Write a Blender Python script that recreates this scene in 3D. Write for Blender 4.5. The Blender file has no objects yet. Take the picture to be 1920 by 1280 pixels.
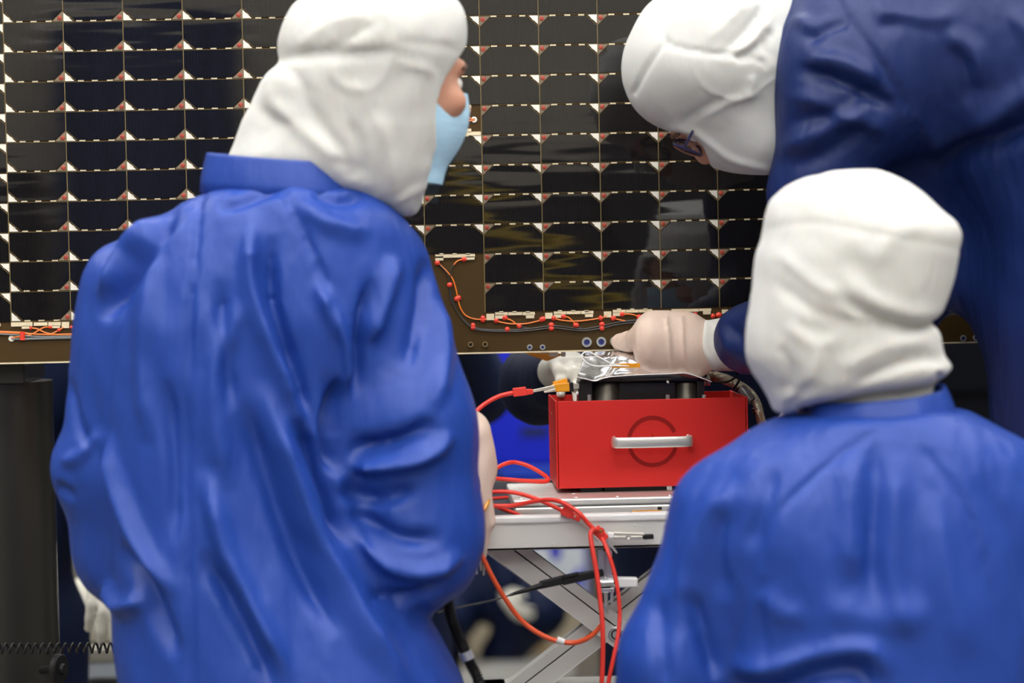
import bpy, bmesh, math, random
import numpy as np
from mathutils import Vector, Matrix
random.seed(7); RNG = np.random.default_rng(11)
SC = bpy.context.scene; COL = SC.collection
V = lambda *a: np.array(a, float)

# ------------------------------------------------------------------ camera, world, exposure
FPX = 4533.0
CAM_POS = V(0, 0, 1.48)
YAW, PITCH, ROLL = math.radians(2.198), math.radians(2.0), math.radians(-1.158)
def cam_axes():
    F = V(math.sin(YAW)*math.cos(PITCH), math.cos(YAW)*math.cos(PITCH), -math.sin(PITCH))
    R0 = V(math.cos(YAW), -math.sin(YAW), 0); U0 = np.cross(R0, F)
    c, s = math.cos(ROLL), math.sin(ROLL)
    return c*R0 + s*U0, c*U0 - s*R0, F
CR, CU, CF = cam_axes()
def P(px, py, Y):
    """world point where the sight line of photo pixel (px, py) meets the plane at distance Y"""
    d = CF + (px-960)/FPX*CR - (py-640)/FPX*CU
    return CAM_POS + d*(Y/d[1])
cd = bpy.data.cameras.new('camera'); cam = bpy.data.objects.new('camera', cd); COL.objects.link(cam)
cam.matrix_world = Matrix(((CR[0], CU[0], -CF[0], CAM_POS[0]), (CR[1], CU[1], -CF[1], CAM_POS[1]),
                           (CR[2], CU[2], -CF[2], CAM_POS[2]), (0, 0, 0, 1)))
cd.sensor_width = 36.0; cd.lens = FPX/1920*36.0
cd.dof.use_dof = True; cd.dof.focus_distance = 3.33; cd.dof.aperture_fstop = 2.8
cd.clip_start = 0.05
SC.camera = cam
w = bpy.data.worlds.new('world'); SC.world = w; w.use_nodes = True
w.node_tree.nodes['Background'].inputs[0].default_value = (0.85, 0.92, 1.0, 1)
w.node_tree.nodes['Background'].inputs[1].default_value = 0.03
SC.view_settings.view_transform = 'Standard'; SC.view_settings.look = 'None'
SC.view_settings.exposure = 0.36; SC.view_settings.gamma = 1.0
SC.view_settings.use_curve_mapping = False
LAMP_STRENGTH = 11.0

YP = 3.4092          # front face of the solar array
CEIL = 4.2

# ------------------------------------------------------------------ materials
MATS = {}
def mat(name, col, rough=0.5, metal=0.0, ior=1.5, bump=None, sheen=0.0, alpha=None, vary=None, emit=None, trans=0.0, sss=0.0, coat=0.0, spec=None):
    """bump: list of (scale xyz, strength, distance); vary: (scale, amount) colour mottling"""
    if name in MATS: return MATS[name]
    m = bpy.data.materials.new(name); m.use_nodes = True
    nt = m.node_tree; b = nt.nodes['Principled BSDF']
    b.inputs['Base Color'].default_value = (*col, 1); b.inputs['Roughness'].default_value = rough
    b.inputs['Metallic'].default_value = metal; b.inputs['IOR'].default_value = ior
    if sheen: b.inputs['Sheen Weight'].default_value = sheen; b.inputs['Sheen Roughness'].default_value = 0.4
    if spec is not None: b.inputs['Specular IOR Level'].default_value = spec
    if coat: b.inputs['Coat Weight'].default_value = coat
    if trans: b.inputs['Transmission Weight'].default_value = trans
    if sss:
        b.inputs['Subsurface Weight'].default_value = sss
        b.inputs['Subsurface Radius'].default_value = (0.02, 0.012, 0.008); b.inputs['Subsurface Scale'].default_value = 0.5
    if emit: b.inputs['Emission Color'].default_value = (*emit[0], 1); b.inputs['Emission Strength'].default_value = emit[1]
    if bump or vary:
        tc = nt.nodes.new('ShaderNodeTexCoord')
    if vary:
        n = nt.nodes.new('ShaderNodeTexNoise'); n.inputs['Scale'].default_value = vary[0]; n.inputs['Detail'].default_value = 4
        nt.links.new(tc.outputs['Object'], n.inputs['Vector'])
        mr = nt.nodes.new('ShaderNodeMapRange'); mr.inputs[3].default_value = 1-vary[1]; mr.inputs[4].default_value = 1+vary[1]
        nt.links.new(n.outputs['Fac'], mr.inputs[0])
        mx = nt.nodes.new('ShaderNodeMix'); mx.data_type = 'RGBA'; mx.blend_type = 'MULTIPLY'; mx.inputs[0].default_value = 1
        mx.inputs[6].default_value = (*col, 1); nt.links.new(mr.outputs[0], mx.inputs[7])
        nt.links.new(mx.outputs[2], b.inputs['Base Color'])
    prev = None
    for sc_, st, di in (bump or []):
        mp = nt.nodes.new('ShaderNodeMapping'); mp.inputs['Scale'].default_value = sc_
        nt.links.new(tc.outputs['Object'], mp.inputs['Vector'])
        n = nt.nodes.new('ShaderNodeTexNoise'); n.inputs['Scale'].default_value = 1.0; n.inputs['Detail'].default_value = 3
        nt.links.new(mp.outputs[0], n.inputs['Vector'])
        bp = nt.nodes.new('ShaderNodeBump'); bp.inputs['Strength'].default_value = st; bp.inputs['Distance'].default_value = di
        nt.links.new(n.outputs['Fac'], bp.inputs['Height'])
        if prev: nt.links.new(prev.outputs[0], bp.inputs['Normal'])
        prev = bp
    if prev: nt.links.new(prev.outputs[0], b.inputs['Normal'])
    MATS[name] = m
    return m

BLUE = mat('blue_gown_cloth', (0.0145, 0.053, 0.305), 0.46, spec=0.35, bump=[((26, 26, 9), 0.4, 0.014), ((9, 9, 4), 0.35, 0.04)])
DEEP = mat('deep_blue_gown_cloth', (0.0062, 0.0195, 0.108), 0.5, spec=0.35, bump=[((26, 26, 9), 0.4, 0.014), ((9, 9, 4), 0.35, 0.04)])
NAVY = mat('navy_gown_cloth', (0.003, 0.010, 0.045), 0.65, spec=0.25, bump=[((22, 22, 10), 0.4, 0.012)])
WHITE = mat('white_hood_cloth', (0.60, 0.60, 0.58), 0.85, bump=[((30, 30, 12), 0.4, 0.012)], sss=0.45)
SKIN = mat('skin', (0.55, 0.27, 0.18), 0.5, sss=0.15)
GLOVE = mat('latex_glove', (0.80, 0.62, 0.51), 0.42, bump=[((90, 90, 60), 0.35, 0.004)], sss=0.15)
MASKM = mat('pale_blue_mask', (0.42, 0.66, 0.84), 0.8, bump=[((30, 30, 180), 0.25, 0.004)])
KNIT = mat('white_knit_cuff', (0.78, 0.76, 0.70), 0.85, bump=[((120, 120, 120), 0.3, 0.003)])
RED = mat('red_anodised', (0.56, 0.018, 0.014), 0.45, spec=0.3, bump=[((300, 300, 300), 0.06, 0.001)], vary=(14, 0.06))
REDD = mat('red_engraved_ring', (0.25, 0.008, 0.007), 0.6, spec=0.15)
REDC = mat('red_cable_rubber', (0.80, 0.045, 0.030), 0.4)
REDG = mat('red_silicone_dab', (0.75, 0.055, 0.030), 0.35)
ORANGE = mat('orange_wire', (0.85, 0.20, 0.025), 0.4)
ORANGEC = mat('orange_cable_rubber', (0.85, 0.11, 0.035), 0.4)
BLACKW = mat('black_wire', (0.035, 0.037, 0.042), 0.35)
BLACK = mat('black_anodised', (0.012, 0.012, 0.013), 0.28, ior=1.6)
BLACKM = mat('black_satin_metal', (0.11, 0.10, 0.082), 0.42, metal=0.8)
BLACKP = mat('black_plastic', (0.012, 0.012, 0.013), 0.5, spec=0.25)
ALU = mat('brushed_aluminium', (0.76, 0.745, 0.71), 0.48, metal=0.42, bump=[((4, 4, 400), 0.12, 0.001)], vary=(6, 0.08))
ALUP = mat('pale_aluminium', (0.74, 0.73, 0.70), 0.45, metal=0.85, vary=(9, 0.10))
ALUW = mat('bright_table_lip', (0.86, 0.86, 0.85), 0.4, metal=0.3)  # whitened aluminium paints in the highlight along the table's top edge
STEEL = mat('zinc_steel', (0.72, 0.74, 0.74), 0.28, metal=0.75, vary=(40, 0.15))
NICKEL = mat('nickel_clip', (0.80, 0.76, 0.67), 0.28, metal=0.75)
HANDLE = mat('satin_silver_handle', (0.72, 0.71, 0.66), 0.38, metal=0.75)
FOIL = mat('silver_foil', (0.95, 0.955, 0.97), 0.22, metal=1.0, bump=[((24, 24, 24), 0.18, 0.010)])
KAPTON = mat('amber_tape', (0.80, 0.33, 0.015), 0.25, coat=0.5, bump=[((60, 60, 60), 0.3, 0.006)])
CREAM = mat('cream_terminal', (0.82, 0.70, 0.48), 0.4, metal=0.25, vary=(120, 0.10))
SILVERT = mat('silver_corner', (0.86, 0.82, 0.74), 0.45, metal=0.35)
TAN = mat('tan_corner', (0.20, 0.155, 0.105), 0.4)
OLIVE = mat('olive_gap_line', (0.19, 0.135, 0.05), 0.45)
BRAID = mat('braided_shield', (0.66, 0.60, 0.47), 0.35, metal=0.7, bump=[((260, 260, 260), 0.7, 0.004)])
BUSHB = mat('blue_bushing_core', (0.06, 0.07, 0.30), 0.3, metal=0.5)
TABLETOP = mat('dark_table_top', (0.012, 0.013, 0.030), 0.3)
CRATE = mat('royal_blue_crate', (0.004, 0.018, 0.62), 0.4)
CRATED = mat('dark_crate_slot', (0.004, 0.012, 0.10), 0.6)
LABELW = mat('white_crate_label', (0.72, 0.78, 0.86), 0.5)
GREYPOST = mat('grey_post_paint', (0.022, 0.021, 0.017), 0.30, vary=(3, 0.1))
BROWNB = mat('cardboard', (0.42, 0.36, 0.26), 0.7)
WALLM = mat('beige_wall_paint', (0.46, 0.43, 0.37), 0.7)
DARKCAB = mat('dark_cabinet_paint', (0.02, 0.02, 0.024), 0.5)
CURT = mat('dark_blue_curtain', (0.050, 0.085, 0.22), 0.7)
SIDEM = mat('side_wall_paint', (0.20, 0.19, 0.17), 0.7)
FLOORM = mat('floor_vinyl', (0.15, 0.135, 0.11), 0.35, vary=(2, 0.08))
YELLOW = mat('yellow_hose', (0.62, 0.42, 0.02), 0.4)

def cell_material():
    m = bpy.data.materials.new('solar_cell_glass'); m.use_nodes = True; nt = m.node_tree; b = nt.nodes['Principled BSDF']
    b.inputs['Roughness'].default_value = 0.035; b.inputs['IOR'].default_value = 1.7
    tc = nt.nodes.new('ShaderNodeTexCoord'); wv = nt.nodes.new('ShaderNodeTexWave')
    wv.wave_type = 'BANDS'; wv.bands_direction = 'X'; wv.inputs['Scale'].default_value = 150
    nt.links.new(tc.outputs['Object'], wv.inputs['Vector'])
    cr = nt.nodes.new('ShaderNodeValToRGB')
    cr.color_ramp.elements[0].position = 0.86; cr.color_ramp.elements[0].color = (0.0020, 0.0022, 0.0042, 1)
    cr.color_ramp.elements[1].position = 1.0; cr.color_ramp.elements[1].color = (0.034, 0.028, 0.020, 1)
    nt.links.new(wv.outputs['Fac'], cr.inputs['Fac']); nt.links.new(cr.outputs[0], b.inputs['Base Color'])
    oi = nt.nodes.new('ShaderNodeObjectInfo'); va = nt.nodes.new('ShaderNodeVectorMath'); va.operation = 'MULTIPLY_ADD'
    cb = nt.nodes.new('ShaderNodeCombineXYZ')
    for k in range(3): nt.links.new(oi.outputs['Random'], cb.inputs[k])
    va.inputs[1].default_value = (37, 37, 37); nt.links.new(cb.outputs[0], va.inputs[0])
    mp = nt.nodes.new('ShaderNodeMapping'); mp.inputs['Scale'].default_value = (5, 1, 42)
    nt.links.new(tc.outputs['Object'], mp.inputs['Vector']); nt.links.new(mp.outputs[0], va.inputs[2])
    n = nt.nodes.new('ShaderNodeTexNoise'); n.inputs['Scale'].default_value = 1.0; n.inputs['Detail'].default_value = 1.0
    nt.links.new(va.outputs[0], n.inputs['Vector'])
    bp = nt.nodes.new('ShaderNodeBump'); bp.inputs['Strength'].default_value = 1.0; bp.inputs['Distance'].default_value = 0.00040
    nt.links.new(n.outputs['Fac'], bp.inputs['Height']); nt.links.new(bp.outputs[0], b.inputs['Normal'])
    return m
CELLM = cell_material()
def substrate_material():
    m = bpy.data.materials.new('brown_panel_skin'); m.use_nodes = True; nt = m.node_tree; b = nt.nodes['Principled BSDF']
    b.inputs['Roughness'].default_value = 0.55; b.inputs['Specular IOR Level'].default_value = 0.2
    tc = nt.nodes.new('ShaderNodeTexCoord'); wv = nt.nodes.new('ShaderNodeTexWave'); wv.bands_direction = 'Z'
    wv.inputs['Scale'].default_value = 260; wv.inputs['Distortion'].default_value = 2
    nt.links.new(tc.outputs['Object'], wv.inputs['Vector'])
    cr = nt.nodes.new('ShaderNodeValToRGB')
    cr.color_ramp.elements[0].color = (0.046, 0.025, 0.005, 1); cr.color_ramp.elements[1].color = (0.066, 0.037, 0.009, 1)
    nt.links.new(wv.outputs['Fac'], cr.inputs['Fac']); nt.links.new(cr.outputs[0], b.inputs['Base Color'])
    return m
SUBM = substrate_material()

# ------------------------------------------------------------------ object helpers
def link(o, parent=None):
    COL.objects.link(o)
    if parent is not None: o.parent = parent
    return o
def thing(name, label, cat, loc=(0, 0, 0), group=None):
    o = link(bpy.data.objects.new(name, None)); o.location = loc; o.empty_display_size = 0.05
    return tag(o, label, cat, group)
def tag(o, label, cat, group=None):
    o['label'] = label; o['category'] = cat
    if group: o['group'] = group
    return o
def mesh_obj(name, verts, faces, m, parent=None, smooth=True):
    me = bpy.data.meshes.new(name)
    me.from_pydata([tuple(map(float, v)) for v in verts], [], [tuple(map(int, f)) for f in faces]); me.update()
    if smooth: me.polygons.foreach_set('use_smooth', [True]*len(me.polygons))
    if m: me.materials.append(m)
    o = bpy.data.objects.new(name, me)
    link(o, parent)
    if parent is not None: rel(o, parent)
    return o
def rel(o, parent):
    # geometry is written in world coordinates: cancel the offset of the parent chain
    off = Vector((0, 0, 0)); p = parent
    while p is not None: off += p.location; p = p.parent
    o.location = -off
def big_mesh(name, verts, quads, m, parent=None, subsurf=0):
    me = bpy.data.meshes.new(name); n = len(verts); q = len(quads)
    me.vertices.add(n); me.vertices.foreach_set('co', np.asarray(verts, np.float32).ravel())
    me.loops.add(q*4); me.loops.foreach_set('vertex_index', np.asarray(quads, np.int32).ravel())
    me.polygons.add(q); me.polygons.foreach_set('loop_start', np.arange(0, q*4, 4, dtype=np.int32))
    me.polygons.foreach_set('use_smooth', np.ones(q, bool)); me.update(calc_edges=True); me.validate()
    me.materials.append(m); o = bpy.data.objects.new(name, me); link(o, parent)
    if parent is not None: rel(o, parent)
    if subsurf:
        s = o.modifiers.new('subsurf', 'SUBSURF'); s.levels = s.render_levels = subsurf
    return o
class MB:
    """collects simple shapes in world coordinates and builds one mesh object"""
    def __init__(s): s.v = []; s.f = []
    def add(s, vs, fs):
        k = len(s.v); s.v += [tuple(v) for v in vs]; s.f += [tuple(i+k for i in f) for f in fs]; return s
    def box(s, lo, hi, R=None, c=None, bev=0.0):
        bm = bmesh.new(); bmesh.ops.create_cube(bm, size=1.0)
        lo = V(*lo); hi = V(*hi)
        for v in bm.verts: v.co = Vector((lo+hi)/2 + V(*v.co)*(hi-lo))
        if bev: bmesh.ops.bevel(bm, geom=bm.edges[:], offset=bev, segments=2, profile=0.7, affect='EDGES')
        return s.bm(bm, R, c)
    def bm(s, bm, R=None, c=None):
        bm.verts.index_update()
        vs = [V(*v.co) for v in bm.verts]
        if R is not None: vs = [c + R @ (v-c) for v in vs]
        s.add(vs, [[v.index for v in f.verts] for f in bm.faces]); bm.free(); return s
    def tube(s, pts, r, n=8, smooth=4, cap=True):
        pts = [V(*p) for p in pts]
        rr = r if hasattr(r, '__len__') else [r]*len(pts)
        if smooth > 1 and len(pts) > 2: pts, rr = catmull(pts, rr, smooth)
        vs, fs = [], []; m = len(pts)
        T = [pts[min(i+1, m-1)]-pts[max(i-1, 0)] for i in range(m)]
        T = [t/(np.linalg.norm(t)+1e-12) for t in T]
        a = np.cross(T[0], V(0, 0, 1) if abs(T[0][2]) < .9 else V(1, 0, 0)); a /= np.linalg.norm(a)
        for i in range(m):
            a = a - T[i]*(a@T[i]); a /= np.linalg.norm(a)+1e-12; b = np.cross(T[i], a)
            for k in range(n):
                t = 2*math.pi*k/n; vs.append(pts[i] + rr[i]*(math.cos(t)*a + math.sin(t)*b))
        for i in range(m-1):
            for k in range(n):
                fs.append((i*n+k, i*n+(k+1) % n, (i+1)*n+(k+1) % n, (i+1)*n+k))
        if cap: fs.append(tuple(range(n-1, -1, -1))); fs.append(tuple((m-1)*n+k for k in range(n)))
        return s.add(vs, fs)
    def lathe(s, c, axis, prof, n=24):
        """prof: list of (radius, height along axis)"""
        ax = V(*axis); ax /= np.linalg.norm(ax)
        a = np.cross(ax, V(0, 0, 1) if abs(ax[2]) < .9 else V(1, 0, 0)); a /= np.linalg.norm(a); b = np.cross(ax, a)
        vs, fs = [], []
        for r, h in prof:
            for k in range(n):
                t = 2*math.pi*k/n; vs.append(V(*c) + ax*h + r*(math.cos(t)*a+math.sin(t)*b))
        for i in range(len(prof)-1):
            for k in range(n): fs.append((i*n+k, i*n+(k+1) % n, (i+1)*n+(k+1) % n, (i+1)*n+k))
        if prof[0][0] > 1e-5: fs.append(tuple(range(n-1, -1, -1)))
        if prof[-1][0] > 1e-5: fs.append(tuple((len(prof)-1)*n+k for k in range(n)))
        return s.add(vs, fs)
    def prism(s, poly, d):
        """poly: 3-D points of a flat outline, d: extrusion vector"""
        n = len(poly); d = V(*d)
        vs = [V(*p) for p in poly] + [V(*p)+d for p in poly]
        fs = [tuple(range(n)), tuple(range(2*n-1, n-1, -1))] + [(i, (i+1) % n, n+(i+1) % n, n+i) for i in range(n)]
        return s.add(vs, fs)
    def build(s, name, m, parent=None, smooth=False, auto=True, bevel=0.0):
        o = mesh_obj(name, s.v, s.f, m, parent, smooth=smooth)
        bm = bmesh.new(); bm.from_mesh(o.data); bmesh.ops.recalc_face_normals(bm, faces=bm.faces[:]); bm.to_mesh(o.data); bm.free()
        if bevel:
            bv = o.modifiers.new('bevel', 'BEVEL'); bv.width = bevel; bv.segments = 2; bv.limit_method = 'ANGLE'
        if smooth and auto:
            sel = o.data
            try: sel.set_sharp_from_angle(angle=math.radians(40))
            except Exception: pass
        return o
def catmull(pts, rr, k):
    out, ro = [], []; m = len(pts)
    for i in range(m-1):
        p0, p1, p2, p3 = pts[max(i-1, 0)], pts[i], pts[i+1], pts[min(i+2, m-1)]
        for j in range(k):
            t = j/k
            out.append(0.5*((2*p1)+(-p0+p2)*t+(2*p0-5*p1+4*p2-p3)*t*t+(-p0+3*p1-3*p2+p3)*t**3))
            ro.append(rr[i]*(1-t)+rr[i+1]*t)
    out.append(pts[-1]); ro.append(rr[-1]); return out, ro

# ------------------------------------------------------------------ distance-field modelling (bodies, hoods, gloves)
class Field:
    def __init__(s, lo, hi, h):
        s.lo = V(*lo); s.h = h; s.n = np.ceil((V(*hi)-s.lo)/h).astype(int)+1
        s.ax = [(s.lo[k]+h*np.arange(s.n[k])).astype(np.float32) for k in range(3)]
        s.d = np.full(s.n, 0.5, np.float32)
    def win(s, lo, hi, pad):
        sl = []
        for k in range(3):
            a = int(np.clip((lo[k]-pad-s.lo[k])/s.h, 0, s.n[k])); b = int(np.clip((hi[k]+pad-s.lo[k])/s.h+2, 0, s.n[k])); sl.append(slice(a, b))
        x = s.ax[0][sl[0]][:, None, None]; y = s.ax[1][sl[1]][None, :, None]; z = s.ax[2][sl[2]][None, None, :]
        return tuple(sl), x, y, z
    def put(s, sl, d, k, mode='u'):
        if d.size == 0: return
        a = s.d[sl]
        if mode == 'u':
            h = np.clip(k-np.abs(a-d), 0, None)/k; s.d[sl] = np.minimum(a, d)-h*h*k*0.25
        else:
            d = -d; h = np.clip(k-np.abs(a-d), 0, None)/k; s.d[sl] = np.maximum(a, d)+h*h*k*0.25
    def cap(s, a, b, ra, rb=None, k=0.02, flat=1.0, mode='u'):
        a = V(*a); b = V(*b); rb = ra if rb is None else rb; r = max(ra, rb)
        sl, x, y, z = s.win(np.minimum(a, b)-r, np.maximum(a, b)+r, max(0.04, k*1.5))
        u = b-a; L = max(u@u, 1e-9)
        X, Y, Z = x-a[0], y-a[1], z-a[2]
        t = np.clip((X*u[0]+Y*u[1]+Z*u[2])/L, 0, 1)
        d = np.sqrt((X-t*u[0])**2+((Y-t*u[1])/flat)**2+(Z-t*u[2])**2)-(ra+(rb-ra)*t)
        s.put(sl, d, k, mode); return s
    def ell(s, c, r, B=None, k=0.02, mode='u'):
        c = V(*c); R = max(r); B = np.eye(3) if B is None else np.asarray(B)
        sl, x, y, z = s.win(c-R, c+R, max(0.04, k*1.5))
        X, Y, Z = x-c[0], y-c[1], z-c[2]; q0 = 0; q1 = 0
        for i in range(3):
            t = X*B[i][0]+Y*B[i][1]+Z*B[i][2]; q0 = q0+(t/r[i])**2; q1 = q1+(t/r[i]**2)**2
        q0 = np.sqrt(q0); q1 = np.sqrt(q1)+1e-9
        s.put(sl, (q0*(q0-1)/q1).astype(np.float32), k, mode); return s
    def slab(s, c, n, k=0.01, r=0.3, mode='s'):
        """half space on the side of the normal n (limited to radius r), subtracted by default"""
        c = V(*c); n = V(*n)/np.linalg.norm(n); sl, x, y, z = s.win(c-r, c+r, 0)
        d = -((x-c[0])*n[0]+(y-c[1])*n[1]+(z-c[2])*n[2])
        s.put(sl, d.astype(np.float32)+0*(x+y+z), k, mode); return s
    def loft(s, rows, k=0.03, p=2.3):
        """rows: (z, cx, cy, half width, half depth), any order"""
        rows = np.array(sorted(rows), float)
        lo = (rows[:, 1]-rows[:, 3]).min(), (rows[:, 2]-rows[:, 4]).min(), rows[0, 0]
        hi = (rows[:, 1]+rows[:, 3]).max(), (rows[:, 2]+rows[:, 4]).max(), rows[-1, 0]
        sl, x, y, z = s.win(lo, hi, 0.06)
        zz = z[0, 0]
        g = [np.interp(zz, rows[:, 0], rows[:, i])[None, None, :].astype(np.float32) for i in range(1, 5)]
        q = (np.abs((x-g[0])/g[2])**p+np.abs((y-g[1])/g[3])**p)**(1/p)
        d = (q-1)*np.minimum(g[2], g[3])*1.0
        d = np.maximum(d, np.maximum(rows[0, 0]-z, z-rows[-1, 0])+0*x)
        s.put(sl, d.astype(np.float32), k); return s
    def mesh(s, smooth=2):
        v, q = nets(s.d, s.lo, s.h)
        for _ in range(smooth): v = lap(v, q, 0.55)
        return v, q
def nets(F, o, h):
    S = F < 0; nx, ny, nz = [n-1 for n in F.shape]
    cnt = np.zeros((nx, ny, nz), np.int8)
    cs = [(i, j, k) for i in (0, 1) for j in (0, 1) for k in (0, 1)]
    for i, j, k in cs: cnt += S[i:nx+i, j:ny+j, k:nz+k]
    act = (cnt > 0) & (cnt < 8); idx = np.argwhere(act)
    ids = np.full(act.shape, -1, np.int64); ids[act] = np.arange(len(idx))
    pos = np.zeros((len(idx), 3)); num = np.zeros(len(idx))
    val = {c: F[idx[:, 0]+c[0], idx[:, 1]+c[1], idx[:, 2]+c[2]].astype(float) for c in cs}
    for a in cs:
        for ax in range(3):
            if a[ax] == 0:
                b = list(a); b[ax] = 1; b = tuple(b); fa, fb = val[a], val[b]; m = (fa < 0) != (fb < 0)
                t = np.where(m, fa/np.where(m, fa-fb, 1), 0)
                for q in range(3): pos[:, q] += m*(a[q]+(t if q == ax else 0))
                num += m
    v = o+(idx+pos/num[:, None])*h
    quads = []
    for ax in range(3):
        sl0 = [slice(0, None)]*3; sl1 = [slice(0, None)]*3; sl0[ax] = slice(0, -1); sl1[ax] = slice(1, None)
        A = S[tuple(sl0)]; Bq = S[tuple(sl1)]; e = np.argwhere(A != Bq)
        u, w_ = [(1, 2), (2, 0), (0, 1)][ax]
        e = e[(e[:, u] > 0) & (e[:, w_] > 0) & (e[:, u] < F.shape[u]-1) & (e[:, w_] < F.shape[w_]-1)]
        if not len(e): continue
        sg = A[e[:, 0], e[:, 1], e[:, 2]]
        def cell(du, dw):
            c = e.copy(); c[:, u] -= du; c[:, w_] -= dw; return ids[c[:, 0], c[:, 1], c[:, 2]]
        q = np.stack([cell(1, 1), cell(0, 1), cell(0, 0), cell(1, 0)], 1)
        q[~sg] = q[~sg][:, ::-1]; quads.append(q)
    q = np.concatenate(quads); q = q[(q >= 0).all(1)]
    return v, q
def edges_of(q):
    return np.concatenate([q[:, [0, 1]], q[:, [1, 2]], q[:, [2, 3]], q[:, [3, 0]]])
def lap(v, q, f):
    e = edges_of(q); n = len(v); e = np.concatenate([e, e[:, ::-1]]); c = np.bincount(e[:, 0], minlength=n)[:, None]
    s = np.stack([np.bincount(e[:, 0], weights=v[e[:, 1], k], minlength=n) for k in range(3)], 1)
    return v+(s/np.maximum(c, 1)-v)*f
def normals(v, q):
    n = np.cross(v[q[:, 2]]-v[q[:, 0]], v[q[:, 3]]-v[q[:, 1]]); out = np.zeros_like(v)
    for k in range(4):
        for a in range(3): out[:, a] += np.bincount(q[:, k], weights=n[:, a], minlength=len(v))
    return out/(np.linalg.norm(out, axis=1)[:, None]+1e-12)
def seg_dist(p, poly):
    """distance of 2-D points to a polyline and the fraction along it"""
    best = np.full(len(p), 1e9); frac = np.zeros(len(p)); L = [np.linalg.norm(b-a) for a, b in zip(poly[:-1], poly[1:])]; tot = sum(L); acc = 0
    for (a, b), l in zip(zip(poly[:-1], poly[1:]), L):
        u = b-a; t = np.clip(((p-a)@u)/(l*l), 0, 1); d = np.linalg.norm(p-a-t[:, None]*u, axis=1)
        m = d < best; best[m] = d[m]; frac[m] = (acc+t[m]*l)/tot; acc += l
    return best, frac
def spline2(pts, k=5):
    p, _ = catmull([V(*a) for a in pts], [1]*len(pts), k); return np.array(p)
def folds(v, q, Y0, items, side=-1):
    """cloth folds and seams: each is a line on the side of the garment that faces -Y (side=-1), raised or sunk along the normal"""
    n = normals(v, q); fac = np.clip(side*n[:, 1]*1.8+0.25, 0, 1); d = np.zeros(len(v)); p2 = v[:, [0, 2]]
    for pts, amp, wid in items:
        pl = spline2([P(a, b, Y0)[[0, 2]] for a, b in pts]); wd = wid*Y0/FPX
        lo = pl.min(0)-3*wd; hi = pl.max(0)+3*wd
        m = np.all((p2 > lo) & (p2 < hi), axis=1)
        if not m.any(): continue
        dist, fr = seg_dist(p2[m], pl); tap = np.clip(np.minimum(fr, 1-fr)*5, 0, 1) if wid > 7 else 1.0
        d[m] += amp*np.exp(-(dist/wd)**2)*tap
    return v+n*(d*fac)[:, None]
def ripple(v, q, amp, fx, fz, seed, slant=0.0):
    """long irregular drape folds"""
    r = np.random.default_rng(seed); n = normals(v, q); d = np.zeros(len(v))
    a = np.arctan2(n[:, 1], n[:, 0])
    for i in range(6):
        k = r.uniform(.6, 1.6); ph = r.uniform(0, 6.28); ph2 = r.uniform(0, 6.28); s = slant+r.normal(0, .25)
        u = (v[:, 0]+v[:, 2]*s)*fx*k+1.3*np.sin(v[:, 2]*fz*k+ph2)+0.8*np.sin(v[:, 1]*9+ph)
        d += np.abs(np.sin(u+ph))**1.4*r.uniform(.5, 1)
    return v+n*((d/6-0.5)*amp)[:, None]

class Fig:
    """photo pixels -> points on the figure's own plane"""
    def __init__(s, Y0): s.Y = Y0; s.s = Y0/FPX
    def p(s, px, py, dy=0.0):
        q = P(px, py, s.Y); return V(q[0], s.Y+dy, q[2])
    def r(s, a): return a*s.s
    def rows(s, rws):
        out = []
        for py, l, r, dy, hd in rws:
            a, b = s.p(l, py), s.p(r, py); out.append(((a[2]+b[2])/2, (a[0]+b[0])/2, s.Y+dy, (b[0]-a[0])/2, hd))
        return out

def cloth_bundle(v, q):
    return tag(big_mesh('cloth_bundle', v, q, mat('cream_cloth', (.62, .60, .52), .85, bump=[((40, 40, 40), .4, .01)])), 'crumpled cream cloth lying on the white equipment case', 'cloth')
def head_basis(f, u):
    f = V(*f); f /= np.linalg.norm(f); u = V(*u); u -= f*(u@f); u /= np.linalg.norm(u); return np.stack([f, np.cross(u, f), u])   # forward, left, up
def put_head(F, c, B):
    at = lambda f, l, u: c+B.T@V(f, l, u)
    F.ell(at(-.012, 0, .030), (.096, .077, .086), B, .02); F.ell(at(.022, 0, -.030), (.070, .062, .086), B, .03)
    F.ell(at(.036, 0, -.082), (.050, .046, .034), B, .02)
    F.cap(at(.084, -.036, .020), at(.084, .036, .020), .012, k=.015)
    F.cap(at(.092, 0, .012), at(.110, 0, -.026), .008, .013, k=.01); F.cap(at(.098, -.012, -.030), at(.098, .012, -.030), .009, k=.008)
    for s in (-1, 1):
        F.ell(at(.100, s*.032, .000), (.016, .018, .012), B, .012, 's')
        F.ell(at(-.006, s*.074, -.006), (.020, .010, .030), B, .008)
        F.ell(at(.070, s*.038, -.022), (.024, .024, .018), B, .02)
    F.cap(at(.090, -.020, -.060), at(.090, .020, -.060), .009, k=.008)
    return at
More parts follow.
